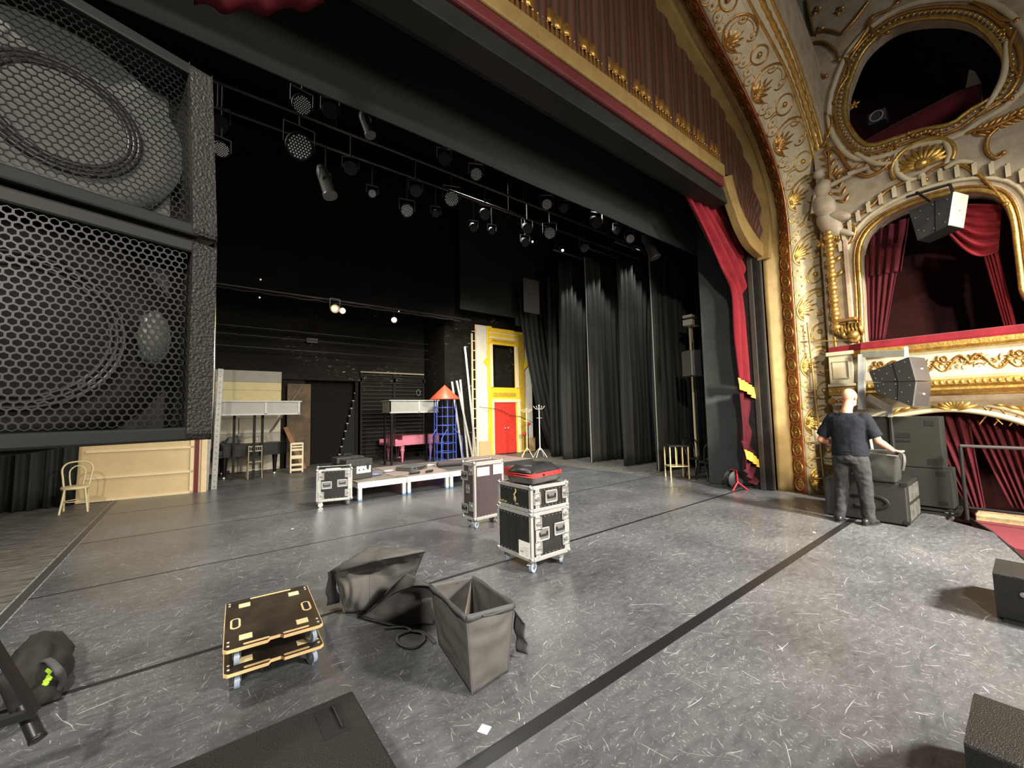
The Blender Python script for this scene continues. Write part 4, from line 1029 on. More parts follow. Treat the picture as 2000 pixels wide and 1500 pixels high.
# black louvred rack stack
t=thing('black_rack','tall black slatted scenery rack leaning at the back, behind the pink piano','rack',(onY(704,800,14.9).x,14.9,0))
tp=onY(708,725,14.9).z; wd=onY(828,735,14.9).x-onY(704,800,14.9).x
m=MB(); m.bx(0,.05,0,.05,0,tp); m.bx(wd-.05,wd,0,.05,0,tp-.0); m.bx(wd*.49,wd*.53,0,.05,0,tp); m.build('upright',black,t)
m=MB(); m.bx(0,wd,-.01,.05,tp-.05,tp); m.build('top_rail',pm('worn_edge',(.3,.26,.17),.6),t)
m=MB()
for i in range(22):
    z=.15+i*.14; m.bar((.03,.03,z),(wd-.03,.03,z),.05,.012)
m.build('slats',pm('rack_slat',(.05,.045,.035),.5),t)
m=MB()
for i in range(11): m.bx(-.05-.06*i,.0-.05*i,.1+.02*i,.14+.02*i,0,tp-.25-.27*i)
m.build('stepped_edge',black,t)
m=MB()
for i in range(11): m.bx(-.06-.06*i,.01-.05*i,.09+.02*i,.12+.02*i,tp-.27-.27*i,tp-.24-.27*i)
m.build('worn_tip',pm('worn_tip',(.5,.47,.38),.6),t)
m=MB(); m.tube([(wd-.25+.08*math.cos(a*.7),-.01,tp-.75+.12*math.sin(a*.7)) for a in range(14)],.01,6); m.build('hanging_cable',pm('cable_grey',(.2,.2,.18),.6),t)
# blue climbing tower with red cone roof
blu=pm('blue_steel_paint',(.05,.09,.42),.4); c=onF(870,906)
t=thing('toy_tower','blue steel frame tower with a red cone roof','tower frame',(c.x,c.y,0))
r=.36; zt_=hz0=onY(870,779,c.y).z
cor=[(r*math.cos(R(a)),r*math.sin(R(a))) for a in (15,75,135,195,255,315)]
for x,y in cor:
    m=MB(); m.cyl((x,y,0),(x,y,zt_),.017,.017,8); m.build('upright',blu,t)
for i in range(7):
    z=.1+i*(zt_-.1)/7; m=MB(); m.tube([(x,y,z) for x,y in cor],.013,6,closed=True); m.build('ring_bar',blu,t)
zc=onY(870,752,c.y).z; m=MB(); m.lathe([(.49,zt_-.02),(.49,zt_),(0.005,zc)],24); m.build('cone_roof',pm('orange_red_paint',(.72,.09,.04),.45,var=.08),t)
for s_,(x,y) in ((-1,cor[3]),(-1,cor[4]),(1,cor[0])):
    m=MB(); m.tube([(x,y,1.15),(x+s_*.28,y-.1,.85),(x+s_*.3,y-.1,0)],.015,6); m.build('brace',blu,t)
# aluminium ladders
lads=[((930,897),(908,678),13.1,.3,13),((914,899),(899,742),12.75,.26,9),((924,899),(892,744),12.6,.24,9),((904,902),(883,746),12.9,.28,9)]
labs=['tallest aluminium ladder leaning against the black brick pier','aluminium ladder section in the middle of the leaning bundle','aluminium ladder section leaning steeply in front of the bundle','shorter aluminium ladder nearest the blue tower']
for (b0,t0,Y,wd,n),lab in zip(lads,labs):
    b0=onF(*b0); b0.y=Y-.25; b0=Vector((onY(lads[labs.index(lab)][0][0],900,Y-.25).x,Y-.25,0)); tp=onY(*t0,Y+.05)
    ladder_like('ladder',lab,'ladder',b0,tp,wd,.07,n,pm('dull_aluminium',(.3,.3,.28),.45,.5,var=.2,vscale=15),(.5,.85,0),group='aluminium ladders')
# yellow door flat --------------------------------------------------------
YD=13.0; x0=onY(933,800,YD).x; x1=onY(1040,800,YD).x; zt_=onY(975,640,YD).z
paperm=pm('floral_wallpaper',(.78,.74,.62),.6,col2=(.6,.57,.48),vscale=9,stretch=(1,1,1))
yel=pm('yellow_paint',(.85,.56,.03),.45,var=.08); yeld=pm('mustard_relief',(.62,.42,.04),.5,col2=(.4,.25,.03),vscale=18,bump=.6,bscale=30)
creamw=pm('cream_trim',(.82,.68,.42),.5); redd=pm('red_door_paint',(.62,.045,.03),.4,var=.1,vscale=4)
df=thing('door_flat','tall set wall with floral paper, yellow carved surround and red double doors','scenery flat',(x0,YD,0)); WD=x1-x0
def dX(px_): return onY(px_,800,YD).x-x0
def dZ(py_): return onY(980,py_,YD).z
ZP=dZ(760); wz0,wz1=dZ(762),dZ(672); 
xa,xb=dX(953),dX(1025)  # yellow surround
oa,ob=dX(962),dX(1006)  # window opening
kx=dX(1018)/1.0
m=MB()
m.prism([(0,0),(xa,0),(xa,zt_),(dX(934)*0,zt_)],0,.03,lambda x,y,z:(x,z,y)); 
m.prism([(xb-.05,0),(WD,0),(WD,dZ(745)),(xb+.12,zt_*.96),(xb-.05,zt_*.96)],0,.03,lambda x,y,z:(x,z,y)); m.build('papered_panel',paperm,df)
m=MB(); fr=lambda x,y,z:(x,z,y)
wl,wr=oa,ob; wb_,wt_=dZ(757),dZ(675); dl,dr=dX(963),dX(1009); dt=dZ(786)
m.bx(xa,wl,-.06,.0,0,zt_); m.bx(wr,xb,-.06,0,0,zt_*.985); m.bx(wl,wr,-.06,0,wt_,zt_*.99); m.bx(wl,wr,-.06,0,dt+.05,wb_); m.build('yellow_surround',yel,df,bevel=.02)
m=MB(); m.bx(xa+.04,wl-.18,-.075,-.06,.1,zt_-.1); m.bx(wr+.2,xb-.05,-.075,-.06,.1,zt_-.2); m.bx(wl,wr,-.075,-.06,dZ(775),dZ(767)); m.bx(wl,wr,-.075,-.06,wt_+.1,wt_+.2); m.build('carved_relief',yeld,df,bevel=.01)
m=MB()
for (a0,a1,b0,b1) in ((wl-.12,wl,wb_,wt_),(wr,wr+.16,wb_,wt_),(wl-.12,wr+.16,dZ(664),dZ(660)),(wl-.12,wr+.16,dZ(655),dZ(652)),(dl-.08,dl,0,dt),(dr,dr+.14,0,dt),(dl-.08,dr+.14,dt,dt+.13)): m.bx(a0,a1,-.1,-.05,b0,b1)
m.build('cream_trim',creamw,df,bevel=.01)
m=MB(); m.bx(wl,wr,-.03,.0,dZ(662),dZ(655)); m.build('fanlight_grille',pm('grille_grey',(.3,.26,.2),.6),df)
m=MB()
for s_,xx in ((-1,xa),(1,xb)):
    z=dZ(709); m.prism([(xx,z-.22),(xx+s_*.2,z),(xx,z+.22)],-.06,-.02,fr)
m.build('side_finial',yel,df,bevel=.01)
for s_,(a0,a1) in ((0,(dl,(dl+dr)/2-.008)),(1,((dl+dr)/2+.008,dr))):
    m=MB(); m.bx(a0,a1,-.05,-.01,.02,dt)
    for q in range(9):
        z=.25+q*.17; c1=(a0+.08,-.055,z) ; c2=(a1-.08,-.055,z+.22) if s_==0 else (a1-.08,-.055,z-.22)
        if s_: c1=(a0+.08,-.055,z+.22); c2=(a1-.08,-.055,z)
        m.bar(c1,c2,.012,.01,up=(0,1,0))
    dd=m.build('door_leaf',redd,df,bevel=.006)
    m=MB(); m.ball(((a1-.07) if s_==0 else (a0+.07),-.09,1.0),.035,10,8); m.build('knob',steel,dd)
m=MB(); m.bx(-.22,-.16,.02,.06,0,zt_*.93); m.bx(-.05,0,.0,.05,0,zt_)
for i in range(13): m.bx(-.2,0,.03,.05,.3+i*.37,.33+i*.37)
m.build('timber_edge_frame',timber,df)
m=MB(); m.bx(.02,xa+.08,-.07,-.01,0,.55); m.bx(xb-.05,WD+.05,-.07,-.01,0,.55); m.build('bare_plinth',pm('tan_board',(.6,.4,.2),.6),df)
m=MB(); m.tube(catmull([(.0,-.12,dZ(795)),(.9,-.13,dZ(800)),(1.5,-.13,dZ(812)),(2.0,-.12,dZ(815)),(WD,-.12,dZ(830))],6),.01,6); m.build('loose_cable',rubber,df)
# coat racks
def coatrack(label,loc,h,S=1,mat=white):
    t=thing('coat_rack',label,'coat rack',loc,random.random())
    m=MB(); m.cyl((0,0,.25),(0,0,h),.02,.016,10); m.ball((0,0,h),.03,8,6); m.build('pole',mat,t)
    for i in range(4):
        a=i*PI/2; m=MB(); m.tube(catmull([(0,0,.34),(.12*math.cos(a),.12*math.sin(a),.22),(.28*math.cos(a),.28*math.sin(a),.0)],5),.014,6); m.build('foot',mat,t)
    for i in range(6):
        a=i*PI/3; m=MB(); m.tube(catmull([(0,0,h-.12),(.1*math.cos(a),.1*math.sin(a),h-.13),(.19*math.cos(a),.19*math.sin(a),h-.04)],5),.01,6); m.ball((.19*math.cos(a),.19*math.sin(a),h-.035),.018,6,5); m.build('hook',mat,t)
    m=MB(); m.tube([(.1*math.cos(a*PI/8),.1*math.sin(a*PI/8),h-.45) for a in range(16)],.008,6,closed=True); m.build('umbrella_ring',mat,t)
    return t
c=onF(1048,892); coatrack('white coat rack right of the red double doors',(c.x,c.y-.2,0),1.85)
c=onF(1030,893); coatrack('second white coat rack half hidden in front of the floral panel',(c.x,c.y,0),1.75,mat=ivory)
# yellow set piece and clutter glimpsed between the legs
m=MB(); m.bx(11.0,12.2,10.2,10.26,1.6,4.2); tag(m.build('set_piece',yel,bevel=.01),'yellow set piece glimpsed between the leg curtains','scenery')
for i,(x,y,z,r_,col,lab) in enumerate([(10.45,12.4,1.15,.09,(.5,.02,.02),'small red ball shape hanging behind the coat racks'),(10.35,12.5,.75,.1,(.4,.02,.02),'lower red bundle behind the coat racks')]):
    m=MB(); m.ball((0,0,0),r_,14,10,(1.2,.8,.8)); o=m.build('red_bundle',pm('red_cloth_%s'%('light' if i==0 else 'dark'),col,.5),loc=(x,y,z)); tag(o,lab,'bundle')
    m=MB(); m.cyl((0,0,0),(0,0,-z),.02,.02,8); m.build('stand',black,o)
# ================================================================== FLIGHT CASES
dish=pm('latch_recess_metal',(.45,.45,.44),.3,.85)
def caster(parent,x,y,brake,ang,S=1.0,wm=None):
    m=MB(); T=Matrix.Translation((x,y,0))@Matrix.Rotation(ang,4,'Z')
    m.T=T; m.cyl((-.0,-.016*S,.05*S),(0,.016*S,.05*S),.05*S,.05*S,18); wl=m.build('caster_wheel',wm or greyrub,parent)
    m=MB(); m.T=T; m.cyl((0,-.019*S,.05*S),(0,.019*S,.05*S),.022*S,.022*S,12)
    for s in (-1,1): m.bar((0,s*.023*S,.045*S),(-.02*S,s*.023*S,.115*S),.03*S,.004,up=(0,1,0))
    m.cyl((-.02*S,0,.105*S),(-.02*S,0,.125*S),.03*S,.03*S,14)
    m.bx(-.05*S,.03*S,-.035*S,.035*S,.122*S,.128*S)
    fk=m.build('caster_fork',steel,parent,bevel=.001)
    if brake:
        m=MB(); m.T=T; m.bar((.01*S,0,.115*S),(.075*S,0,.085*S),.045*S,.008); m.build('brake_pedal',steel,fk,bevel=.002)
def flight_case(name,label,loc,rz,W,D,Hh,z0,panel,latch_z,handle=None,faces='FL',logo=None,stickers=(),casters=True,lid=None,hx=(0,),edge=.035,wm=None,group=None,brakes=(0,1),vert=None,handleL=None):
    """local x 0..W along the front face (faces -y), y 0..D back, left face at x=0"""
    t=thing(name,label,'flight case',loc,rz,group)
    m=MB(); m.bx(.006,W-.006,.006,D-.006,z0+.006,z0+Hh-.006); m.build('body',panel,t)
    m=MB(); e=edge
    for x in (0,W-e):
        for y in (0,D-e): m.bx(x,x+e,y,y+e,z0,z0+Hh)
    for z in (z0,z0+Hh-e):
        for y in (0,D-e): m.bx(0,W,y,y+e,z,z+e)
        for x in (0,W-e): m.bx(x,x+e,0,D,z,z+e)
    if lid: 
        for d0 in lid: m.bx(-.002,W+.002,-.002,D+.002,z0+d0-.012,z0+d0+.012)
    if vert:
        for x in vert: m.bx(x-.028,x+.028,-.004,D+.004,z0+.02,z0+Hh-.02)
    m.build('aluminium_edging',alu,t,bevel=.004)
    for x in (.014,W-.014):
        for y in (.014,D-.014):
            for z in (z0+.014,z0+Hh-.014):
                m=MB(); m.ball((x,y,z),.03,12,8); m.build('ball_corner',steel,t)
    def plate(cx,cz,w_,h_,face,kind):
        # plate on front (F: y=0) or left (L: x=0)
        par=t; 
        def P(a,b,c): return (a,-c,b) if face=='F' else (-c,a,b)
        m=MB()
        def box(a0,a1,b0,b1,c0,c1,mm=m):
            p=P(a0,b0,c0);q=P(a1,b1,c1); mm.bx(min(p[0],q[0]),max(p[0],q[0]),min(p[1],q[1]),max(p[1],q[1]),min(p[2],q[2]),max(p[2],q[2]))
        box(cx-w_/2,cx+w_/2,cz-h_/2,cz-h_/2+.014,0,.007); box(cx-w_/2,cx+w_/2,cz+h_/2-.014,cz+h_/2,0,.007)
        box(cx-w_/2,cx-w_/2+.014,cz-h_/2,cz+h_/2,0,.007); box(cx+w_/2-.014,cx+w_/2,cz-h_/2,cz+h_/2,0,.007)
        box(cx-w_/2+.01,cx+w_/2-.01,cz-h_/2+.01,cz+h_/2-.01,-.004,.0015)
        o=m.build('butterfly_latch' if kind=='latch' else 'recessed_handle',alu if kind!='latch' else steel,t,bevel=.003)
        m2=MB()
        if kind=='latch':
            p=P(cx,cz,.001);q=P(cx,cz,.014); m2.cyl(p,q,min(w_,h_)*.26,min(w_,h_)*.24,14)
            m2.bar(P(cx-.03,cz,.017),P(cx+.03,cz,.017),.02,.006); m2.build('latch_knob',dish,o)
        else:
            m3=MB(); 
            box(cx-w_/2+.014,cx+w_/2-.014,cz-h_/2+.014,cz+h_/2-.014,.001,.0035,m3); m3.build('handle_recess',dish,o)
            m2.cyl(P(cx-w_*.3,cz-h_*.05,.012),P(cx+w_*.3,cz-h_*.05,.012),.011,.011,10); m2.bar(P(cx-w_*.3,cz+h_*.2,.008),P(cx-w_*.3,cz-h_*.05,.012),.01); m2.bar(P(cx+w_*.3,cz+h_*.2,.008),P(cx+w_*.3,cz-h_*.05,.012),.01); m2.build('handle_grip',blackm,o)
    for (face,x,z,k) in latch_z:
        if k=='latch': plate(x,z0+z,.1,.13,face,'latch')
        else: plate(x,z0+z,.17,.13,face,'handle')
    m=MB()
    for face,Wd in (('F',W),('L',D)):
        for i in range(8):
            for b in (.05,Hh-.05):
                a=.08+(Wd-.16)*i/7
                p=(a,-.001,z0+b) if face=='F' else (-.001,a,z0+b); q=(a,-.004,z0+b) if face=='F' else (-.004,a,z0+b)
                m.cyl(p,q,.005,.005,6)
    m.build('rivets',screws,t)
    for (face,a0,a1,b0,b1) in stickers:
        m=MB()
        if face=='F': m.bx(a0,a1,-.003,-.0,z0+b0,z0+b1)
        elif face=='L': m.bx(-.003,0,a0,a1,z0+b0,z0+b1)
        else: m.bx(a0,a1,b0,b1,z0+Hh,z0+Hh+.002)
        so=m.build('paper_label',paper,t,label='white paper label')
        m=MB(); 
        if face!='T':
            wa,wb_=a1-a0,b1-b0
            rows=((.62,.1,.55,.02),(.5,.1,.8,.012),(.42,.1,.7,.012),(.3,.1,.4,.012),(.3,.55,.85,.07),(.18,.1,.35,.012))
            for (zz_,u0,u1,hh_) in rows:
                A0,A1=a0+wa*u0,a0+wa*u1; B0=z0+b0+wb_*zz_
                if face=='F': m.bx(A0,A1,-.0045,-.003,B0,B0+wb_*hh_)
                else: m.bx(-.0045,-.003,A0,A1,B0,B0+wb_*hh_)
            m.build('label_print',pm('print_grey',(.25,.25,.25),.7),so)
    if casters:
        for i,(x,y) in enumerate(((.07,.07),(W-.07,.07),(.07,D-.07),(W-.07,D-.07))):
            caster(t,x,y,i in brakes or i==2,PI+.3+i*.5,z0/.13,wm)
        m=MB(); m.bx(.002,W-.002,.002,D-.002,z0-.008,z0); m.build('base_board',alu,t)
    return t
cx,cy=2.68,3.17
W1=.54; D1=.58
flight_case('flight_case','lower black flight case on braked castors with a white label, foot of the front stack',(cx,cy,0),0,W1,D1,.47,.13,casebk,
  [('F',.095,.36,'latch'),('F',.095,.12,'latch'),('F',W1-.06,.4,'latch'),('F',W1-.06,.14,'latch'),('F',.16,.245,'handle'),('F',W1-.14,.26,'handle')],stickers=[('L',.03,.2,.02,.18)],vert=[.09,W1-.045])
t=flight_case('flight_case','upper black flight case without castors bearing a gold emblem, topmost of the front stack',(cx+.005,cy+.0,0),0,W1-.005,D1-.02,.26,.605,casebk,
  [('F',.085,.13,'latch'),('F',W1-.055,.15,'latch'),('F',W1*.52,.135,'handle')],casters=False,vert=[.09])
# gold emblem on the left face (stylised tall twisted figure) and script
gl=pm('gold_print',(.62,.48,.25),.5)
def Lp_(a,b): return (-.0035,a,.605+b)
m=MB(); yc=.25
pts=[(0,.215),(.012,.2),(.01,.185),(-.006,.165),(-.012,.14),(.004,.12),(.006,.1),(-.004,.08)]
m.tube([Lp_(yc-a*1.2,b) for a,b in pts],[.004,.009,.012,.008,.01,.011,.009,.005],8,flat=.2,up=(1,0,0))
m.tube([Lp_(yc+.03-a*.4,b) for a,b in ((0,.15),(.03,.16),(.05,.135),(.03,.11),(.035,.09))],[.005,.008,.007,.008,.004],8,flat=.2,up=(1,0,0))
m.build('gold_emblem',gl,t,label='gold figure emblem')
text('case_lettering','Fack',.028,gl,t,(-.004,yc-.03,.605+.065),(PI/2,0,-PI/2),.0005)
text('case_lettering','BackCase',.034,gl,t,(-.004,.46,.605+.062),(PI/2,0,-PI/2),.0005)
# mid tall brown case
flight_case('flight_case','tall narrow brown flight case with two white labels, standing before the platform',(3.12,4.9,0),R(3),.54,.3,.8,.125,casebr,
  [('L',.08,.68,'latch'),('L',.24,.6,'handle'),('L',.15,.42,'latch'),('L',.08,.18,'latch'),('L',.24,.14,'handle')],stickers=[('F',.05,.27,.6,.72),('F',.34,.52,.6,.74)],lid=[.76])
# left rack case
a=onF(617,981,.11);b_=onF(688,974,.11)
flight_case('flight_case','squat black rack case with four latches at the left end of the low platform',(a.x,a.y,0),math.atan2(b_.y-a.y,b_.x-a.x),(b_-a).length,.55,.56,.11,casebk,
  [('F',.08,.44,'latch'),('F',.08,.1,'latch'),('F',(b_-a).length-.08,.46,'latch'),('F',(b_-a).length-.08,.12,'latch'),('F',.17,.28,'handle'),('F',(b_-a).length-.17,.3,'handle')],stickers=[('T',.15,.4,.02,.12)],vert=[.05,(b_-a).length-.05],wm=steel)
# red and black bag on the stack
def softbox(name,mat,parent,cor,solid=.006,open_top=True,nzs=.012,seed=0,n=14,faces=None,bulge=.0,rim=None,label=None):
    """cor: 8 corners, bottom 0..3 ccw, top 4..7 above them"""
    c=[Vector(p) for p in cor]; ctr=sum(c,Vector())/8
    m=MB(); quads=[(0,1,5,4),(1,2,6,5),(2,3,7,6),(3,0,4,7),(3,2,1,0)]
    if not open_top: quads.append((4,5,6,7))
    for q in quads:
        a,b,d,e=[c[i] for i in q]; nrm=(b-a).cross(e-a).normalized()
        if nrm.dot((a+b+d+e)/4-ctr)<0: nrm=-nrm
        def f(u,v):
            p=a.lerp(b,u).lerp(e.lerp(d,u),v); k=16*u*(1-u)*v*(1-v); k2=min(1,4*u*(1-u)*2)*min(1,(4*v*(1-v)*2 if q!=(3,2,1,0) else 1))
            w_=nz(p.x*7+seed,p.y*7,p.z*6)+.5*nz(p.x*17+seed,p.y*17,p.z*13)+.9*math.sin(5*nz(p.x*3+seed,p.y*3,p.z*3)*PI)*.5
            return p+nrm*(bulge*k+nzs*w_*k2)
        m.grid(f,n,n)
    return m.build(name,mat,parent,solid=solid,off=-1,weld=True,label=label)
t=thing('equipment_bag','soft black bag with red zip bands lying on the upper flight case','bag',(2.97,3.44,.868),R(10))
def rbox(x0,x1,y0,y1,z0,z1,tx=0,sl=0):
    return [(x0,y0,z0),(x1,y0,z0),(x1,y1,z0),(x0,y1,z0),(x0+tx,y0+tx,z1),(x1-tx,y0+tx,z1),(x1-tx,y1-tx,z1),(x0+tx,y1-tx,z1)]
o=softbox('bag_base',bagm,t,rbox(-.22,.22,-.16,.16,0,.075,-.02),open_top=False,nzs=.006,n=8)
o=softbox('bag_top',pm('black_leatherette',(.02,.02,.022),.35,bump=.2,bscale=60),t,rbox(-.24,.24,-.18,.18,.11,.19,.07),open_top=False,nzs=.008,bulge=.02,n=10)
redz=pm('red_zip_band',(.6,.03,.03),.6)
for z in (.078,.1): 
    m=MB(); P=[(-.245,-.185),(.245,-.185),(.245,.185),(-.245,.185)]
    m.tube([(x,y,z) for x,y in P],.011,8,closed=True); m.build('red_band',redz,t,bevel=0)
m=MB(); m.bx(-.235,.235,-.175,.175,.07,.112); m.build('bag_middle',black,t)
m=MB(); m.tube(catmull([(-.12,-.16,.15),(-.05,-.1,.2),(.05,-.1,.2),(.1,-.14,.17)],5),.008,6); m.ball((-.08,-.2,.09),.012,8,6); m.build('zip_pull',black,t)
m=MB(); m.tube(catmull([(.2,-.19,.02),(.24,-.2,.01),(.3,-.12,.008),(.32,-.02,.008)],5),.011,6,flat=.4); m.build('shoulder_strap',bagtrim,t)
# ================================================================== LOW PLATFORM
ptop=pm('platform_top',(.12,.1,.085),.5,col2=(.3,.26,.21),vscale=4); ptop2=pm('platform_pinkish_board',(.3,.23,.2),.55,var=.1); pedge=pm('platform_white_edge',(.8,.78,.7),.4,.2)
y0p=8.0; drk_edge=pm('dark_deck_edge',(.03,.03,.03),.5)
for k,(xa_,xb_,ya,yb,lab) in enumerate([(2.48,3.46,y0p,10.0,'leftmost deck of the low stage platform, beside the rack case'),(3.47,4.45,y0p,10.0,'second deck of the low stage platform, under the open grey case'),(4.46,5.6,y0p,10.0,'third deck of the low stage platform, behind the tall brown case'),(5.61,7.35,8.55,10.2,'rightmost wide deck of the low stage platform')]):
    t=thing('stage_deck',lab,'stage platform',(xa_,ya,0)); pe_=pedge if k<3 else drk_edge
    w_=xb_-xa_; d_=yb-ya
    m=MB(); m.bx(0,w_,0,d_,.33,.345); m.build('deck_board',[ptop,ptop2,ptop,ptop2][k],t)
    m=MB(); m.bx(0,w_,-.012,.0,.235,.345); m.bx(0,w_,d_,d_+.012,.235,.345); m.bx(-.0,.012,0,d_,.235,.345); m.bx(w_-.012,w_,0,d_,.235,.345); m.bx(0,w_,-.018,-.01,.28,.3); m.build('edge_profile',pe_,t,bevel=.003)
    for lx in (.05,w_-.05):
        for ly in (.05,d_-.08):
            m=MB(); m.bx(lx-.035,lx+.035,ly-.05,ly+.02,0,.24); m.build('leg',pe_,t,bevel=.003)
            m=MB(); m.bx(lx-.036,lx+.036,ly-.052,ly+.021,0,.03); m.build('foot',pm('blue_foot',(.12,.3,.6),.5),t)
# boards on the decks
m=MB(); m.bx(4.55,5.4,8.15,8.75,.347,.353); tag(m.build('dark_board',pm('dark_sheet',(.07,.075,.075),.6)),'thin dark sheet lying on the third platform deck','board')
m=MB(); m.bx(3.3,4.6,8.3,9.2,.347,.352); tag(m.build('pale_sheet',ptop2),'pale pinkish sheet lying across the middle platform decks','board')
def hardcase(name,label,loc,rz,w_,d_,h_,mat,sticker=False):
    t=thing(name,label,'equipment case',loc,rz)
    m=MB(); m.bx(-w_/2,w_/2,-d_/2,d_/2,0,h_*.62); m.build('case_base',mat,t,bevel=.02)
    m=MB(); m.bx(-w_/2,w_/2,-d_/2,d_/2,h_*.65,h_); 
    for i in range(5): m.bx(-w_/2+.06+i*(w_-.16)/4,-w_/2+.1+i*(w_-.16)/4,-d_/2-.006,d_/2+.006,h_*.6,h_+.004)
    m.build('case_lid',mat,t,bevel=.015)
    m=MB(); m.tube([(-.07,-d_/2,h_*.5),(-.07,-d_/2-.05,h_*.55),(.07,-d_/2-.05,h_*.55),(.07,-d_/2,h_*.5)] if h_<.35 else [(-.08,0,h_),(-.08,0,h_+.05),(.08,0,h_+.05),(.08,0,h_)],.013,8); m.build('handle',rubber,t)
    for sx in (-.3,.3):
        m=MB(); m.bx(w_*sx-.025,w_*sx+.025,-d_/2-.014,-d_/2,h_*.5,h_*.78); m.build('catch',rubber,t,bevel=.004)
    if sticker: 
        m=MB(); m.bx(-w_*.12,w_*.42,-d_/2-.004,-d_/2+.001,h_*.3,h_*.65); s=m.build('case_sticker',paper,t)
        m=MB(); 
        for i in range(3): m.ball((-w_*.02+i*.09,-d_/2-.006,h_*.47),.018,8,6,(1,.2,1))
        m.build('sticker_symbol',pm('print_black',(.05,.05,.05),.6),s)
    return t
drk=pm('dark_case_plastic',(.035,.034,.03),.5,bump=.1)
hardcase('hard_case','upright black hard case with a white sticker behind the rack case',(2.62,8.55,.347),R(8),.55,.32,.4,drk,True)
hardcase('hard_case','black hard case with top handle at the rear, behind the stickered one',(2.7,9.4,.347),R(6),.6,.32,.38,drk)
hardcase('flat_case','flat grey open-handled case lying on the middle of the low platform',(4.0,8.95,.356),R(28),.62,.45,.09,pm('grey_case',(.1,.1,.095),.6))
m=MB(); m.cyl((-.35,0,.07),(.35,0,.07),.07,.07,16); m.ball((-.35,0,.07),.07,12,8); m.ball((.35,0,.07),.07,12,8); o=m.build('rolled_mat',pm('dark_brown_roll',(.04,.03,.03),.7),loc=(4.98,8.75,.352),rot=(0,0,R(-12))); tag(o,'dark rolled mat lying on the low platform left of the tall brown case','roll')
random.seed(3)
def coil(name,label,c,r,turns,rad,mat,rz=0,sq=.8,cat='cable'):
    P=[]; n=turns*18
    for i in range(n+1):
        a=i/18*2*PI; rr=r*(1+.15*math.sin(a*.31+r*30)); P.append((rr*math.cos(a),sq*rr*math.sin(a),rad*.95+rad*1.2*(i//18)*.6+.002))
    m=MB(); m.tube(P,rad,6); return tag(m.build(name,mat,loc=c,rot=(0,0,rz)),label,cat)
coil('cable_coil','grey coiled cable near the left of the platform',(3.05,8.75,.347),.15,4,.014,pm('bluegrey_cable',(.16,.18,.24),.5))
coil('cable_coil','small bundle of cables and connectors left of the flat grey case',(3.45,8.95,.352),.12,3,.012,pm('pale_cable',(.35,.36,.4),.5),.4,.5)
coil('cable_coil','black clamp coils at the front edge of the platform',(3.75,8.25,.352),.11,3,.012,rubber,.1,.45)
coil('cable_coil','second set of black clamp coils right of the first on the front edge',(4.1,8.25,.352),.1,3,.012,rubber,.5,.45)
coil('cable_coil','pale loop of cable right of the flat grey case',(4.6,9.3,.35),.13,2,.01,pm('pale_loop',(.5,.5,.5),.5),0,.7)
